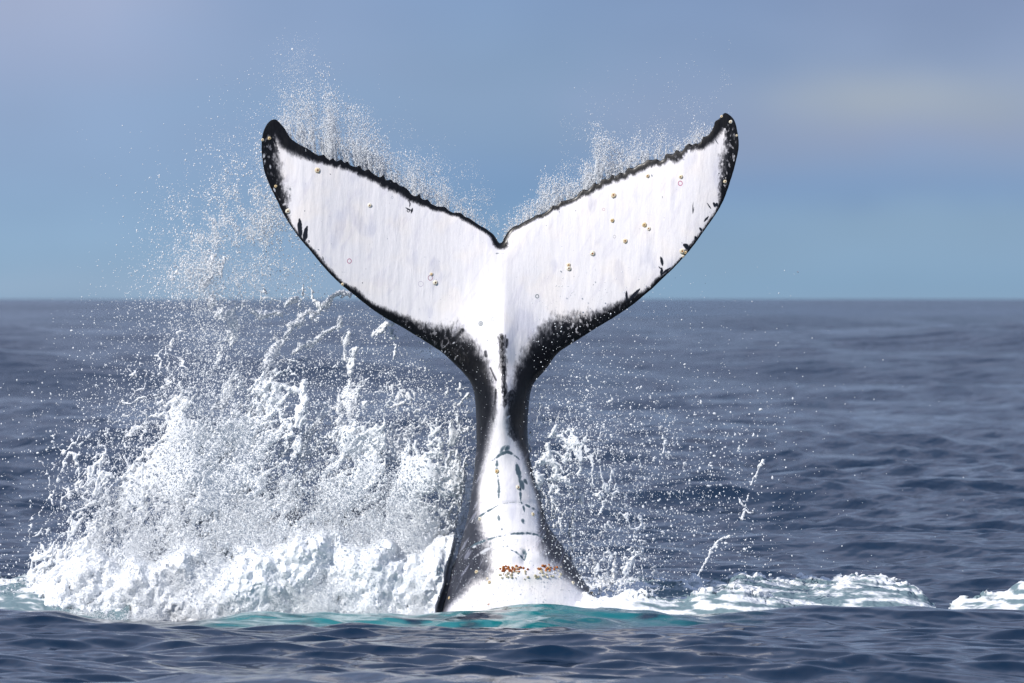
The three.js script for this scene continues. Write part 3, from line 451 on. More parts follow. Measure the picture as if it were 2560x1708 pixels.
  // pale strokes over the black
  for (const [p, w, al] of [[[[1106, 872], [1117, 862], [1124, 853]], 3, 0.8], [[[1130, 860], [1143, 852]], 3, 0.7], [[[1110, 885], [1116, 873]], 3, 0.8], [[[1135, 905], [1140, 890]], 3, 0.6], [[[1432, 858], [1434, 846]], 3, 0.6], [[[1448, 846], [1461, 840]], 3, 0.6], [[[1472, 824], [1480, 828]], 3, 0.6], [[[1376, 906], [1377, 897]], 2.5, 0.6], [[[1262, 1050], [1270, 1042], [1276, 1038]], 4, 0.7], [[[1833, 405], [1835, 388]], 4, 0.9], [[[700, 498], [706, 512]], 4, 0.8], [[[685, 470], [690, 482]], 4, 0.7], [[[663, 380], [660, 396]], 6, 0.7], [[[664, 400], [662, 412]], 5, 0.6], [[[676, 410], [678, 424]], 4, 0.4], [[[668, 365], [670, 372]], 4, 0.8], [[[1180, 1368], [1200, 1358]], 5, 0.7], [[[1184, 1392], [1212, 1374], [1230, 1366]], 6, 0.6], [[[1205, 1384], [1216, 1380]], 5, 0.6], [[[1214, 1402], [1219, 1398]], 4, 0.7], [[[1178, 1308], [1184, 1296]], 3, 0.6]]) scar(p, w, '#c9cad0', al);
  // round scars left by barnacles
  for (const [X, Y, q, c, w] of [[874, 653, 5, '#b06a86', 1.5], [1076, 695, 5.5, '#a88091', 1.5], [1700, 459, 5, '#c08ca0', 2.4], [1052, 710, 6, '#c2bccb', 1], [1202, 809, 5, '#8a9498', 1.6], [1232, 798, 4, '#a9b2b6', 1.2], [1536, 592, 3.4, '#b3b3b3', 1], [1509, 524, 3, '#c9a9a9', 1], [1021, 527, 3, '#23262f', 1.6], [773, 604, 2, '#2a2d35', 1.4], [1343, 741, 4, '#6d777d', 1.6], [981, 494, 2.5, '#b9bcc4', 0.9]]) { ctx.strokeStyle = c; ctx.lineWidth = w * KX; ctx.beginPath(); ctx.arc(sx(X), sy(Y), q * KX, 0, 6.2832); ctx.stroke(); }
  // scattered specks
  for (let k = 0; k < 260; k++) { const X = 680 + r() * 1130, Y = 380 + r() * 640; ctx.globalAlpha = 0.25 + 0.4 * r(); ctx.fillStyle = r() < 0.5 ? '#9aa0aa' : '#6d737e'; ctx.beginPath(); ctx.arc(sx(X), sy(Y), (0.4 + r() * r() * 1.3) * KX, 0, 6.2832); ctx.fill(); }
  ctx.globalAlpha = 1;
  const skinMap = new THREE.CanvasTexture(cv); skinMap.colorSpace = THREE.SRGBColorSpace;
  // relief: films of water that run lengthways, fine dimples
  const BT = 1024, bump = new Uint8Array(BT * BT * 4);
  for (let j = 0; j < BT; j++) for (let i = 0; i < BT; i++) {
    const X = i / BT * TW, Y = j / BT * TH, run = fbm(X * 15, Y * 3.2, 3, 4) + 0.8 * Math.max(0, fbm(X * 22 + 4, Y * 4.5, 13, 3)) * sstep(0.05, 0.25, fbm(X * 1.1, Y * 0.9, 23, 2));
    const vv = clamp(128 + 170 * run, 0, 255), o = (j * BT + i) * 4; bump[o] = bump[o + 1] = bump[o + 2] = vv; bump[o + 3] = 255;
  }
  const bumpMap = new THREE.DataTexture(bump, BT, BT); bumpMap.magFilter = THREE.LinearFilter; bumpMap.needsUpdate = true;
  const skin = new THREE.MeshPhysicalMaterial({ map: skinMap, bumpMap, bumpScale: 0.006, roughness: 0.45, ior: 1.35, specularIntensity: 0.7, clearcoat: 0.12, clearcoatRoughness: 0.2 }); skin.name = 'whale skin, underside';
  const dorsal = new THREE.MeshPhysicalMaterial({ color: new THREE.Color(0.012, 0.013, 0.017), bumpMap, bumpScale: 0.006, roughness: 0.45, ior: 1.35, specularIntensity: 0.7, clearcoat: 0.12, clearcoatRoughness: 0.2 }); dorsal.name = 'whale skin, back';
  const body = shade(new THREE.Mesh(g, [skin, dorsal])); body.name = 'tail';
  whale.add(body);
}
// barnacles: ribbed cone with a dark mouth, each its own part
{
  const cone = new THREE.LatheGeometry([[0, -0.35], [1.05, -0.35], [1.02, 0.1], [0.9, 0.45], [0.68, 0.72], [0.48, 0.84], [0.36, 0.8], [0.3, 0.55], [0, 0.5]].map(([a, b]) => new THREE.Vector2(a, b)), 14);
  { const p = cone.attributes.position; for (let i = 0; i < p.count; i++) { const a = Math.atan2(p.getZ(i), p.getX(i)), f = 1 + 0.07 * Math.cos(a * 6) + 0.05 * Math.sin(a * 3 + 1); p.setX(i, p.getX(i) * f); p.setZ(i, p.getZ(i) * f); } cone.rotateX(Math.PI / 2); cone.computeVertexNormals(); }
  const mouth = new THREE.LatheGeometry([[0, 0.78], [0.2, 0.74], [0.36, 0.66], [0.4, 0.5]].map(([a, b]) => new THREE.Vector2(a, b)), 10); mouth.rotateX(Math.PI / 2); mouth.computeVertexNormals();
  const mk = (c, rough = 0.7) => new THREE.MeshStandardMaterial({ color: c, roughness: rough });
  const shells = [mk('#d9cdb0'), mk('#e0d9c6'), mk('#cdb98f'), mk('#d6c7a8')], mouths = [mk('#8a4a1c'), mk('#a55f22'), mk('#6d3a1a')], orange = [mk('#a8632c'), mk('#8c4a1e'), mk('#b9763c')], clay = [mk('#c9c3ae'), mk('#b5b09a'), mk('#d9d2bd')];
  const r = rng(44), Z = new THREE.Vector3(0, 0, 1);
  let count = 0;
  function barnacle(X, Y, px, shell, open, tall = 1) {
    const x = wx(X), y = wy(Y), n = frontNormal(x, y), b = shade(new THREE.Mesh(cone, shell));
    b.name = count ? 'barnacle_' + String(count).padStart(3, '0') : 'barnacle'; count++;
    b.position.set(x, y, frontZ(x, y)); b.quaternion.setFromUnitVectors(Z, n.add(new THREE.Vector3((r() - 0.5) * 0.5, (r() - 0.5) * 0.5, 0.2)).normalize()); b.rotateZ(r() * 6); b.scale.set(px * S, px * S, px * S * tall);
    const m = shade(new THREE.Mesh(mouth, open)); m.name = 'opening'; b.add(m); whale.add(b);
  }
  const pick = (a) => a[Math.floor(r() * a.length)];
  for (const [X, Y, q] of [[795, 426.7, 7], [675, 347, 4.6], [658, 351, 4], [690.6, 466.5, 4], [721, 528.7, 6.5], [924.8, 514, 5.2], [857, 711, 4], [1088.6, 707, 6], [1078.6, 685.7, 4.2], [1826, 306, 4.8], [1803, 292, 3.6], [1841, 340, 3], [1619, 440.7, 5], [1701.6, 443, 5.4], [1812, 455, 4.8], [1534, 488.7, 7], [1530.7, 551.6, 5.2], [1610.7, 563, 6], [1621.6, 572, 5.2], [1563, 603, 6], [1705, 628.6, 6.6], [1713, 632, 4.6], [1707, 641, 4], [1481.7, 634, 6.5], [1421.7, 663, 5], [1422.4, 671.5, 6.2], [1242.5, 1177.6, 5.5], [1295, 1217.5, 5.8], [1332, 1284.5, 5], [1200, 1296, 5], [1192, 1427, 5], [1218.7, 1443, 3.6], [1224, 1452, 4.6], [1432, 1455, 5], [1480, 1482, 4], [1123, 1494, 4]]) barnacle(X, Y, q, pick(shells), pick(mouths), 0.6 + 0.25 * r());
  for (let k = 0; k < 118; k++) {                                  // the crusted band across the belly
    const t = r(), left = k % 9 < 5, mid = k % 9 === 8, X = mid ? 1300 + t * 46 : left ? 1247 + t * 52 : 1344 + t * 60, low = r() < 0.42, Y = (low ? 1428 + r() * 15 : 1409 + (r() + r()) * 10) + (left ? 0 : -3) + (mid ? 4 : 0);
    barnacle(X, Y, 1.7 + r() * 2.0, low ? pick(clay) : r() < 0.75 ? pick(orange) : pick(shells), low && r() < 0.6 ? pick(clay) : pick(mouths), 1.1 + r() * 0.6);
  }
}
top(whale, 'whale', { label: 'black and white whale tail with raised flukes standing out of the sea', category: 'whale' });
console.log('whale');

// ---------------------------------------------------------------- splash and spray
// how thick the spray hangs, 0 to 9: columns every 100 photograph pixels from 50, rows from 100 down to 1500
const SPRAY = `
00000012000000000000
00000123000000000000
00000232100000000000
00000321000000000000
00013410000000000000
00025640000000000000
00136765100000000000
01247876654000100000
01247876665001321100
12358876666504432211
12468987776604543221
12479998888705543321
13589999999906543321
25799999999907643221
58999999999907542110`.trim().split('\n').map((l) => [...l].map(Number));
function density(x, y) {
  const u = clamp(((x / S + 1280) - 50) / 100, 0, 18.999), v = clamp((HORIZON + (EYE - y) / S - 100) / 100, 0, 13.999), i = Math.floor(u), j = Math.floor(v), a = sstep(0, 1, u - i), b = sstep(0, 1, v - j);
  const X = x / S + 1280; if (X < -60 || X > 2030) return 0;
  return mix(mix(SPRAY[j][i], SPRAY[j][i + 1], a), mix(SPRAY[j + 1][i], SPRAY[j + 1][i + 1], a), b) / 9;
}
// strands of thrown water: points (photograph pixels), half width, depth behind the tail (m)
const STRANDS = [
  [[[400, 1400], [440, 1300], [480, 1180], [545, 1020], [590, 900], [560, 760]], 30, -0.55], [[[470, 1010], [430, 1090], [380, 1180], [330, 1290]], 20, -0.3], [[[540, 780], [520, 720], [530, 650]], 16, -0.5],
  [[[600, 1420], [680, 1290], [725, 1160], [745, 1060], [762, 960]], 30, -0.45], [[[762, 985], [720, 975], [700, 960]], 12, -0.45], [[[660, 920], [700, 850], [745, 800], [800, 760], [870, 735]], 18, -0.7], [[[690, 880], [740, 870], [800, 850], [850, 810]], 12, -0.6],
  [[[835, 1090], [850, 990], [885, 880], [930, 840], [975, 800]], 13, -0.6], [[[600, 760], [650, 790], [700, 780], [740, 750]], 12, -0.7], [[[840, 760], [855, 830], [860, 900]], 10, -0.65], [[[935, 1230], [938, 1110], [905, 1050], [910, 1000]], 13, -0.35], [[[970, 820], [990, 850], [985, 900]], 8, -0.4],
  [[[1035, 1300], [1035, 1180], [1050, 1090]], 9, -0.3], [[[1150, 1200], [1140, 1080], [1150, 1010], [1175, 985]], 8, -0.25], [[[820, 1340], [830, 1240], [860, 1180], [890, 1150]], 16, -0.3], [[[520, 1240], [560, 1150], [600, 1120]], 14, -0.4], [[[350, 1420], [320, 1380], [260, 1400]], 14, -0.2],
  [[[1335, 1230], [1350, 1170], [1370, 1120], [1388, 1070]], 15, -0.35], [[[1432, 1440], [1430, 1310], [1438, 1250], [1424, 1200]], 8, -0.6], [[[1436, 1275], [1470, 1245], [1487, 1210], [1494, 1180]], 8, -0.6], [[[1534, 1450], [1536, 1380], [1540, 1335]], 8, -0.6], [[[1370, 1300], [1420, 1255]], 8, -0.6],
];
const waterWhite = new THREE.MeshPhysicalMaterial({ color: new THREE.Color(0.81, 0.835, 0.865), roughness: 0.6, ior: 1.333, specularIntensity: 0.5 }); waterWhite.name = 'aerated water';
const dropWhite = new THREE.MeshPhysicalMaterial({ color: new THREE.Color(0.81, 0.835, 0.865), roughness: 0.45, ior: 1.333, specularIntensity: 0.6 }); dropWhite.name = 'water drops';

// thrown sheets of water hang in two curtains that billow in depth; each is torn into a net of strands. The foot boils as one white mass.
const flank = table([-0.2, 0.03, 0.35, 0.75, 1.2, 1.6, 2.0].map((y) => y), [1095, 1106, 1128, 1152, 1176, 1190, 1190].map(wx));   // the tail stock's edge by height, so that water stays behind it
const behind = (x, y) => sstep(-0.07, 0.0, x - flank(y)) * (1 - sstep(wx(1210), wx(1290), x));
const curtain = (l, x, y) => (l ? -0.72 : -0.34) - 0.35 * behind(x, y) + 0.5 * sstep(wx(1250), wx(1310), x) * (1 - sstep(wx(1450), wx(1850), x)) + 0.2 * noise(x * 0.9, y * 0.7, 4 + l * 9) + 0.07 * noise(x * 3.1, y * 2.2, 14 + l * 9) - 0.06 * y;
const leanOf = (x, y) => 0.34 * y * (x < -1.2 ? 1 : x > 0.2 ? -0.2 : 0.15);
const NEAR = STRANDS.map(([pts, w, z]) => { const q = pts.map(([a, b]) => [wx(a), wy(b)]), xs = q.map((p) => p[0]), ys = q.map((p) => p[1]); return { q, w: w * S, l: z < -0.5 ? 1 : 0, x0: Math.min(...xs) - 0.3, x1: Math.max(...xs) + 0.3, y0: Math.min(...ys) - 0.3, y1: Math.max(...ys) + 0.3 }; });
function torn(l, x, y, D, foot, base) {                          // how much water there is at a place on a curtain; holes are negative
  let sw = 0;
  const jx = x + 0.05 * noise(x * 4, y * 4, 1) + 0.025 * noise(x * 11, y * 11, 2), jy = y + 0.05 * noise(x * 4, y * 4, 6);
  for (const s of NEAR) { if (s.l !== l || x < s.x0 || x > s.x1 || y < s.y0 || y > s.y1) continue; const [d, t] = polyline(s.q, jx, jy); sw = Math.max(sw, Math.exp(-((d / (s.w * (1.25 - 0.7 * t))) ** 2))); }
  const lx = x - leanOf(x, y), wq = 0.09, px = lx + wq * noise(x * 2.7, y * 2.7, 3 + l), py = y + wq * noise(x * 2.7 + 9, y * 2.7, 3 + l);
  const n1 = noise(px * 3.6, py * 2.3, 7 + l * 5) + 0.38 * noise(px * 9.5, py * 7, 2 + l) + 0.16 * noise(px * 24, py * 19, 4 + l), n2 = noise(px * 8.5, py * 6, 17 + l * 5) + 0.4 * noise(px * 21, py * 16, 1 + l), n3 = noise(px * 20, py * 15, 27 + l * 5) + 0.4 * noise(px * 45, py * 38, 1 + l);
  const big = clamp(0.42 + 1.1 * noise(lx * 1.5, y * 1.0, 31 + l * 3) + 0.6 * noise(lx * 3.4, y * 2.4, 8 + l)), am = D * base * (0.18 + 1.15 * big * big * (1.6 - 0.6 * big)) * (1 - 0.5 * sstep(1.9, 2.9, y)) + 0.55 * foot * foot * D + (x > 0.05 ? 0.06 : 0.40) * D * (1 - sstep(0.9, 1.9, y)) * (0.4 + 0.9 * big);
  const a = Math.max(am, 0.74 * sw * clamp(0.7 + 0.9 * n2, 0.15, 1));
  return Math.max(0.52 * Math.pow(a, 1.6) - Math.abs(n1), 0.36 * Math.pow(a, 1.5) - Math.abs(n2), 0.30 * Math.pow(a, 1.5) - 0.02 - Math.abs(n3), sw > 0.4 ? (sw - 0.8) * 0.5 + 0.4 * n2 + 0.25 * n3 : -1);
}
const footOf = (x, y) => 1 - sstep(0.38, 1.10, y + 0.26 * noise(x * 1.9, y * 1.2, 3.3) + 0.1 * noise(x * 6, y * 5, 3));
function splashMesh(x0, x1, y0, y1, z0, z1, cell, base, boiling) {
  const nx = Math.ceil((x1 - x0) / cell), ny = Math.ceil((y1 - y0) / cell), nz = Math.ceil((z1 - z0) / cell), f = new Float32Array(nx * ny * nz).fill(-1);
  for (let j = 0; j < ny; j++) for (let i = 0; i < nx; i++) {
    const x = x0 + i * cell, y = y0 + j * cell, D = density(x, y);
    if (D < 0.12) continue;
    const foot = boiling ? footOf(x, y) : 0, at = j * nx + i;
    for (let l = 0; l < 2; l++) {
      const g = torn(l, x, y, D, foot, base * (l ? 0.7 : 1)), zs = curtain(l, x, y), k0 = Math.max(1, Math.floor((zs - 0.1 - z0) / cell)), k1 = Math.min(nz - 2, Math.ceil((zs + 0.1 - z0) / cell));
      if (g < -0.4) continue;
      for (let k = k0; k <= k1; k++) { const u = (z0 + k * cell - zs) / 0.06, v = Math.min(g, 0.3) - 0.30 * u * u; if (v > f[k * nx * ny + at]) f[k * nx * ny + at] = v; }
    }
    if (foot * D > 0.4) {
      const close = behind(x, y), zc = -0.25 - 0.45 * close + 0.1 * noise(x * 1.3, y * 1.1, 9), wide = 0.5 * (1 - 0.35 * close), h = (foot * D - 0.66 - 0.25 * close) * 2.0 + 0.45 * noise(x * 2.6, y * 2.2, 40) + 0.26 * noise(x * 6, y * 5.4, 41) + 0.15 * noise(x * 15, y * 13, 42);
      for (let k = 1; k < nz - 1; k++) { const z = z0 + k * cell, u = (z - zc) / wide; if (Math.abs(u) > 1.5) continue; const v = Math.min(h, 0.9) - u * u + 0.12 * noise(x * 7, y * 7, z * 7) + 0.065 * noise(x * 19, y * 18, z * 19) + 0.06 * noise(x * 38, y * 36, z * 38); if (v > f[k * nx * ny + at]) f[k * nx * ny + at] = v; }
    }
  }
  return surfaceNets(nx, ny, nz, [x0, y0, z0], cell, f);
}
{
  let g = splashMesh(wx(60), wx(1200), wy(1570), wy(560), -1.5, 0.5, 0.0133, 0.70, true);
  console.log('splash', g.index.count / 3);
  top(new THREE.Mesh(g, waterWhite), 'water_splash', { kind: 'stuff', label: 'tall white curtain of thrown water and foam beside the black and white tail', category: 'splash' });
  g = splashMesh(wx(1310), wx(1720), wy(1560), wy(860), -1.4, 0.2, 0.0125, 0.55, false);
  console.log('splash right', g.index.count / 3);
  top(new THREE.Mesh(g, waterWhite), 'water_splash_001', { kind: 'stuff', label: 'thin broken strands of splash between the tail stock and the low foam crest', category: 'splash' });
}
// drops
{
  const r = rng(123), gauss = () => Math.sqrt(-2 * Math.log(1 - r() * 0.9999)) * Math.cos(6.2832 * r());
  const small = new THREE.OctahedronGeometry(1, 0), round = new THREE.IcosahedronGeometry(1, 1);
  { const p = small.attributes.position; small.setAttribute('normal', p.clone()); const q = round.attributes.position; round.setAttribute('normal', q.clone()); }
  const lump = new THREE.IcosahedronGeometry(1, 2); { const p = lump.attributes.position, v = new THREE.Vector3(); for (let i = 0; i < p.count; i++) { v.fromBufferAttribute(p, i); v.multiplyScalar(1 + 0.45 * noise(v.x * 1.3 + 3, v.y * 1.3, v.z * 1.3)); p.setXYZ(i, v.x, v.y, v.z); } lump.computeVertexNormals(); }
  const M = new THREE.Matrix4(), Q = new THREE.Quaternion(), E = new THREE.Euler(), V = new THREE.Vector3(), SC = new THREE.Vector3();
  function field(name, label, geo, list) {
    const m = new THREE.InstancedMesh(geo, dropWhite, list.length / 7);
    for (let k = 0; k < list.length; k += 7) { E.set(list[k + 5], list[k + 6] * 2, list[k + 6]); M.compose(V.set(list[k], list[k + 1], list[k + 2]), Q.setFromEuler(E), SC.set(list[k + 3], list[k + 4], list[k + 3])); m.setMatrixAt(k / 7, M); }
    m.instanceMatrix.needsUpdate = true;
    console.log(name, list.length / 7);
    top(m, name, { kind: 'stuff', label, category: 'spray' });
  }
  const lists = { fineL: [], fineR: [], midL: [], midR: [], bigL: [], bigR: [], fluke: [], flukeR: [] };
  const add = (l, x, y, z, rad, long = 1, tilt = 0) => l.push(x, y, z, rad, rad * long, (r() - 0.5) * 0.6, tilt + (r() - 0.5) * 0.5);
  const clump = (l, x, y, D) => { const lx = x - leanOf(x, y), g = torn(l, x, y, D, 0, 0.8), b = noise(lx * 13, y * 9, 2 + l), c = noise(lx * 1.25, y * 0.95, 31 + l * 3); return clamp(0.16 + 0.5 * Math.exp(Math.min(g, 0) * 7) + 0.3 * b + 0.3 * c, 0.06, 1); };
  // the main cloud
  for (let k = 0, n = 860000; k < n; k++) {
    const x = wx(-40 + r() * 2040), y = wy(90 + r() * 1440), D = density(x, y);
    if (D <= 0.01 || r() > Math.pow(D, 1.6) * 1.15 + 0.02 * D) continue;
    const right = x > wx(1270), nearTail = sstep(wx(930), wx(1120), x) * (1 - sstep(wx(1330), wx(1520), x)), l = r() < 0.6 ? 0 : 1, hi = 1 - 0.4 * sstep(1.6, 3.6, y);
    if (r() > clump(l, x, y, D) * 0.75) continue;
    let z = curtain(l, x, y) + gauss() * 0.13; if (!right && nearTail > r() && z > -0.2) z = -0.2 - Math.abs(z + 0.2);
    const s = r(), lz = z + (D > 0.85 ? 0.45 * r() * (1 - nearTail) : 0);
    if (s < 0.62) add(right ? lists.fineR : lists.fineL, x, y, lz, (0.0022 + 0.0030 * r() * r() + 0.0012 * D) * hi, 1 + r() * 0.6);
    else if (s < 0.98) add(right ? lists.midR : lists.midL, x, y, lz, (0.0045 + 0.006 * r() * r()) * hi, 0.8 + r() * 0.8, r());
    else add(right ? lists.bigR : lists.bigL, x, y, lz, (0.010 + 0.010 * r() * r() * r()) * hi, 0.7 + r() * 1.0, r() * 2);
  }
  // stray drops far out and a few before the tail
  for (let k = 0; k < 900; k++) { const t = r(), x = wx(180 + 420 * r()), y = wy(300 + 900 * r()); if (r() < 0.75 && HORIZON + (EYE - y) / S < 1000 - (x / S + 1280) * 0.9) continue; add(t < 0.7 ? lists.fineL : lists.midL, x, y, -0.5 + gauss() * 0.6, 0.003 + 0.006 * r() * r()); }
  for (let k = 0; k < 2600; k++) { const x = wx(1290 + Math.abs(gauss()) * 330), y = wy(660 + 830 * Math.pow(r(), 0.7)); if (x < wx(1330)) continue; add(r() < 0.75 ? lists.fineR : lists.midR, x, y, 0.35 + gauss() * 0.3, 0.003 + 0.006 * r() * r()); }
  for (let k = 0; k < 700; k++) { const x = wx(1010 + r() * 250), y = wy(790 + r() * 740); add(r() < 0.85 ? lists.fineL : lists.midL, x, y, 0.45 + r() * 0.5, 0.0022 + 0.006 * r() * r() * r()); }
  for (let k = 0; k < 500; k++) { const x = wx(1130 + r() * 330), y = wy(1330 + r() * 190); add(r() < 0.9 ? lists.fineL : lists.midL, x, y, 0.75 + r() * 0.3, 0.0022 + 0.005 * r() * r()); }
  for (let k = 0; k < 130000; k++) { const X = 130 + r() * 930, t = Math.pow(r(), 1.5), Y = 1545 - t * 330 - 40 * noise(X * 0.012, 1, 1), x = wx(X), y = wy(Y); if (r() > clamp(0.45 + 0.9 * noise(x * 3, y * 3, 6) + 0.6 * noise(x * 9, y * 9, 2)) * sstep(130, 260, X)) continue; add(lists.fineL, x, y, 0.33 - 0.75 * t - 0.5 * behind(x, y) + gauss() * 0.1, 0.0025 + 0.004 * r() * r(), 1 + r() * 0.6); }
  for (let k = 0; k < 46000; k++) { const t = r(), X = mix(480, 690, t) + gauss() * 75, Y = mix(700, 470, t) + gauss() * 95; if (X < 330 || Y < 330 || r() > Math.pow(clamp(0.5 + 0.9 * noise(X * 0.011, Y * 0.008, 3) + 0.7 * noise(X * 0.04, Y * 0.028, 5)), 1.6)) continue; const big = r() < 0.14; add(big ? lists.midL : lists.fineL, wx(X), wy(Y), -0.4 + gauss() * 0.14, big ? 0.0045 + 0.003 * r() : 0.0022 + 0.0022 * r() * r(), 1 + r() * 0.5); }
  // water flung off the hind edges of the flukes
  const tall = table([690, 740, 800, 880, 960, 1020, 1100, 1180, 1240, 1262, 1300, 1400, 1480, 1560, 1650, 1740, 1790], [70, 170, 240, 230, 170, 125, 110, 90, 30, 60, 105, 125, 165, 120, 90, 60, 25]);
  const thick = table([690, 740, 800, 880, 960, 1020, 1100, 1180, 1240, 1262, 1300, 1400, 1480, 1560, 1650, 1740, 1790], [0.25, 0.7, 1, 1, 0.75, 0.6, 0.55, 0.45, 0.1, 0.4, 0.5, 0.6, 0.65, 0.5, 0.3, 0.2, 0.1]);
  const edgeL = OUTLINE.slice(0, 54).map((p) => [p[0], p[1]]), edgeR = OUTLINE.slice(56, 110).map((p) => [p[0], p[1]]);
  for (const [edge, list, count] of [[edgeL, lists.fluke, 330], [edgeR, lists.flukeR, 330]]) for (let k = 0; k < count; k++) {
    const t = r() * (edge.length - 1.001), i = Math.floor(t), X = mix(edge[i][0], edge[i + 1][0], t - i), Y = mix(edge[i][1], edge[i + 1][1], t - i), th = thick(X);
    if (r() > 0.25 + th || X > 1780 || X < 700) continue;
    const gust = 0.6 + 0.5 * clamp(0.5 + noise(X * 0.03, 3.3, 1) * 1.3), len = tall(X) * gust * (0.25 + 0.95 * r() * r()), bend = (r() - 0.5) * 0.25 + (list === lists.fluke ? -0.10 : 0.05), curl = (r() - 0.5) * 0.5, z = 0.34 * ((wx(X) - wx(1256)) / 2.25) ** 2 - 0.10 - r() * 0.2, n = Math.round(len * (0.5 + 0.55 * th) * (list === lists.flukeR ? 1.7 : 1.0));
    for (let q = 0; q < n; q++) {
      const s = Math.pow(r(), 0.8), spread = 0.9 + 12 * s * s, x = wx(X + bend * len * s + curl * len * s * s * 0.3 + gauss() * spread), y = wy(Y + 8 - len * s + gauss() * spread * 0.6);
      const low = s < 0.45;
      add(list, x, y, z + gauss() * 0.04, (low ? 0.0018 : 0.0024) + 0.0036 * r() * r() * (0.5 + s), low ? 3 + 6 * r() : 1 + 1.5 * r(), -bend);
    }
  }
  // haze of finest drops above the left and right edges
  for (let k = 0; k < 19000; k++) { const X = 690 + Math.pow(r(), 1.25) * 540, Y = 405 - (X > 860 ? -(X - 860) * 0.46 : (860 - X) * 0.2) - Math.abs(gauss()) * 85 * (0.4 + 0.6 * thick(X)) - 4; if (r() > Math.pow(clamp(0.5 + 1.0 * noise(X * 0.016, Y * 0.016, 4) + 0.7 * noise(X * 0.06, Y * 0.045, 4)), 1.5)) continue; add(lists.fluke, wx(X - (410 - Y) * 0.12), wy(Y), -0.06 - Math.abs(gauss()) * 0.1, 0.0018 + 0.0032 * r() * r(), 1 + r()); }
  for (let k = 0; k < 1700; k++) { const u = r(), X = 720 + gauss() * 30 + u * 20, Y = 300 - u * 190 + gauss() * 20; if (r() > clamp(0.5 + 1.3 * noise(X * 0.03, Y * 0.02, 9))) continue; add(lists.fluke, wx(X), wy(Y), 0.0 + gauss() * 0.1, 0.002 + 0.003 * r() * r()); }
  for (let k = 0; k < 2600; k++) { const X = 1400 + r() * 430, Y = 480 - (X - 1300) * 0.28 - Math.abs(gauss()) * 95; if (r() > clamp(0.4 + 1.3 * noise(X * 0.02, Y * 0.02, 14))) continue; add(lists.flukeR, wx(X), wy(Y), -0.02 - Math.abs(gauss()) * 0.15, 0.0018 + 0.003 * r() * r(), 1 + r()); }
  field('fine_spray', 'fine drops hanging in the tall splash left of the tail stock', small, lists.fineL);
  field('spray_drop_cloud', 'round white drops scattered through the tall splash', round, lists.midL);
  field('water_lump_cloud', 'large white lumps of water thrown from the tall splash', lump, lists.bigL);
  field('fine_spray_001', 'fine sparse drops over the open sea on the foam crest side', small, lists.fineR);
  field('spray_drop_cloud_001', 'round drops flying over the low foam crest', round, lists.midR);
  field('water_lump_cloud_001', 'larger lumps of water flying over the low foam crest', lump, lists.bigR);
  field('fluke_spray', 'streaks of mist flung up from the fluke with dark leaf shaped scars', small, lists.fluke);
  field('fluke_spray_001', 'thin streaks of mist flung up from the fluke with clustered barnacles', small, lists.flukeR);
}
// three lone jets of water
function jet(label, parts, z, seed) {
  const cell = 0.006, all = parts.flatMap(([p]) => p), x0 = wx(Math.min(...all.map((p) => p[0])) - 16), x1 = wx(Math.max(...all.map((p) => p[0])) + 16), y0 = wy(Math.max(...all.map((p) => p[1])) + 16), y1 = wy(Math.min(...all.map((p) => p[1])) - 16), dz = 0.08;
  const nx = Math.ceil((x1 - x0) / cell), ny = Math.ceil((y1 - y0) / cell), nz = Math.ceil(2 * dz / cell), f = new Float32Array(nx * ny * nz), lines = parts.map(([p, a, b]) => [p.map((q) => [wx(q[0]), wy(q[1])]), a * S * 0.62, b * S * 0.62]);
  for (let j = 0; j < ny; j++) for (let i = 0; i < nx; i++) {
    const x = x0 + i * cell, y = y0 + j * cell, best = lines.map(([p, a, b]) => { const [d, t] = polyline(p, x, y); return [d, mix(a, b, t)]; });
    for (let k = 0; k < nz; k++) { const zz = -dz + k * cell, bend = 0.02 * noise(y * 5, x * 5, seed); let v = -1; for (const [d, w] of best) v = Math.max(v, w - Math.hypot(d, (zz - bend) * 1.1)); f[k * nx * ny + j * nx + i] = v + 0.013 * noise(x * 30, y * 24, zz * 30 + seed) + 0.009 * noise(x * 75, y * 60, zz * 75 + seed); }
  }
  top(new THREE.Mesh(surfaceNets(nx, ny, nz, [x0, y0, z - dz], cell, f), waterWhite), 'water_jet', { label, category: 'water jet', group: 'lone jets of thrown water' });
  return scene.children[scene.children.length - 1];
}
jet('slanting rope of white water rising from the low foam crest', [[[[1748, 1440], [1762, 1415], [1776, 1388], [1790, 1362], [1806, 1350], [1830, 1342]], 3.5, 5], [[[1776, 1388], [1790, 1380], [1796, 1366]], 2.5, 4], [[[1806, 1350], [1815, 1362], [1826, 1358]], 3, 2]], -0.4, 1);
jet('forked scrap of white water in the air above the slanting jet', [[[[1858, 1298], [1863, 1280], [1866, 1264], [1874, 1240]], 6, 3], [[[1864, 1270], [1854, 1258], [1848, 1246]], 3, 2], [[[1864, 1276], [1874, 1284], [1886, 1284]], 4, 2]], -0.4, 2).name = 'water_jet_001';
jet('narrow ribbon of white water with round head, topmost of the lone jets', [[[[1880, 1214], [1886, 1200], [1896, 1186], [1902, 1166], [1911, 1154]], 3.5, 6], [[[1896, 1186], [1892, 1200], [1880, 1208]], 3, 2]], -0.4, 3).name = 'water_jet_002';
console.log('jets');

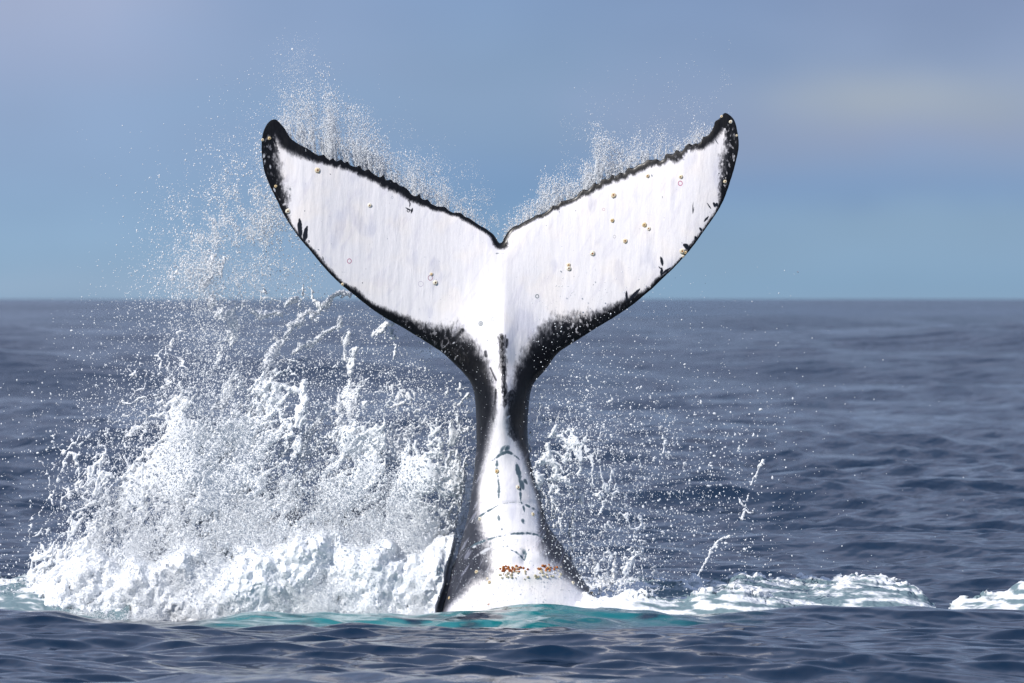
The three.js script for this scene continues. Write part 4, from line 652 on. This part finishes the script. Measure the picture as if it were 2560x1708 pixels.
// ---------------------------------------------------------------- the low crest of foam, and a small one breaking farther along
const foamStuff = new THREE.MeshPhysicalMaterial({ vertexColors: true, roughness: 0.6, ior: 1.333, specularIntensity: 0.6 }); foamStuff.name = 'foam';
function foamCrest(name, label, x0, x1, z0, z1, cell, topY, zc, wide, seed, bright) {
  const high = table(topY.map((p) => wx(p[0])), topY.map((p) => EYE - (p[1] - HORIZON) * S * (FAR_OFF - zc) / FAR_OFF));
  const y0 = -0.16, y1 = 0.5, nx = Math.ceil((x1 - x0) / cell), ny = Math.ceil((y1 - y0) / cell), nz = Math.ceil((z1 - z0) / cell), f = new Float32Array(nx * ny * nz);
  for (let k = 0; k < nz; k++) for (let i = 0; i < nx; i++) {
    const x = x0 + i * cell, z = z0 + k * cell, c = zc + 0.5 * noise(x * 0.8, 2, seed), u = (z - c) / (z > c ? wide : wide * 0.6), e = Math.exp(-u * u), crest = Math.exp(-(((u + 0.1) / 0.55) ** 2));
    const h = (high(x) + 0.05) * e + 0.06 * noise(x * 1.6, z * 1.6, seed) * e - 0.11 * sstep(0.9, 1.5, Math.abs(u));
    for (let j = 0; j < ny; j++) {
      const y = y0 + j * cell; let v = h - y;
      if (Math.abs(v) < 0.16) { const b = Math.abs(noise(x * 5, y * 6, z * 5 + seed)) - 0.22, b2 = Math.abs(noise(x * 13, y * 15, z * 13 + seed)) - 0.2; const b3 = Math.abs(noise(x * 29, y * 31, z * 29 + seed)) - 0.2; v += crest * (0.12 * b + 0.075 * b2 + 0.045 * b3) + 0.016 * noise(x * 9, y * 9, z * 3) + 0.012 * noise(x * 26, y * 26, z * 26); }
      f[k * nx * ny + j * nx + i] = v;
    }
  }
  const g = surfaceNets(nx, ny, nz, [x0, y0, z0], cell, f), p = g.attributes.position, col = new Float32Array(p.count * 3);
  for (let i = 0; i < p.count; i++) {
    const x = p.getX(i), y = p.getY(i), z = p.getZ(i), run = fbm(x * 3.4 + y * 7 + z * 1.2, y * 12 - z * 2.2 + x * 0.8, seed, 5), lace = Math.abs(noise(x * 9, y * 14, z * 7 + seed)), w = clamp(sstep(-0.02, 0.24, run + bright + 0.25 * (1 - sstep(wx(1560), wx(1680), x)) * sstep(0, 0.4, x) + 0.8 * (y - high(x) * 0.70)) + 0.5 * sstep(0.16, 0.0, lace) * sstep(-0.2, 0.2, run));
    col[i * 3] = mix(0.17, 0.86, w); col[i * 3 + 1] = mix(0.245, 0.875, w); col[i * 3 + 2] = mix(0.275, 0.88, w);
  }
  g.setAttribute('color', new THREE.BufferAttribute(col, 3));
  console.log(name, g.index.count / 3);
  top(new THREE.Mesh(g, foamStuff), name, { kind: 'stuff', label, category: 'foam' });
}
foamCrest('foam_crest', 'low crest of white and grey green foam running out from the tail base', wx(1330), wx(2360), -4.4, 0.2, 0.02, [[1300, 1480], [1400, 1462], [1500, 1458], [1620, 1462], [1700, 1472], [1790, 1474], [1890, 1455], [1960, 1464], [2060, 1466], [2150, 1460], [2210, 1466], [2280, 1474], [2320, 1500], [2360, 1530]], -2.3, 1.35, 3, 0.02);
foamCrest('foam_crest_003', 'thin tongue of white foam washing up to the base of the tail', wx(1420), wx(2010), -0.6, 1.5, 0.02, [[1420, 1530], [1480, 1512], [1600, 1502], [1700, 1506], [1760, 1492], [1850, 1494], [1920, 1510], [2010, 1545]], 0.45, 0.55, 16, 0.06);
foamCrest('foam_crest_001', 'small ragged foam crest breaking by itself on open water past the long crest', wx(2380), wx(2800), -2.4, 1.1, 0.024, [[2380, 1535], [2430, 1518], [2500, 1500], [2540, 1478], [2560, 1462], [2600, 1460], [2700, 1480], [2780, 1535]], -0.7, 0.8, 6, 0.1);
foamCrest('foam_crest_002', 'flat churned foam at the far foot of the tall splash', wx(-420), wx(330), -3.6, 1.0, 0.026, [[-420, 1535], [-300, 1500], [-100, 1468], [60, 1462], [160, 1450], [240, 1440], [330, 1440]], -1.3, 1.2, 11, -0.02);
renderer.render(scene, camera);
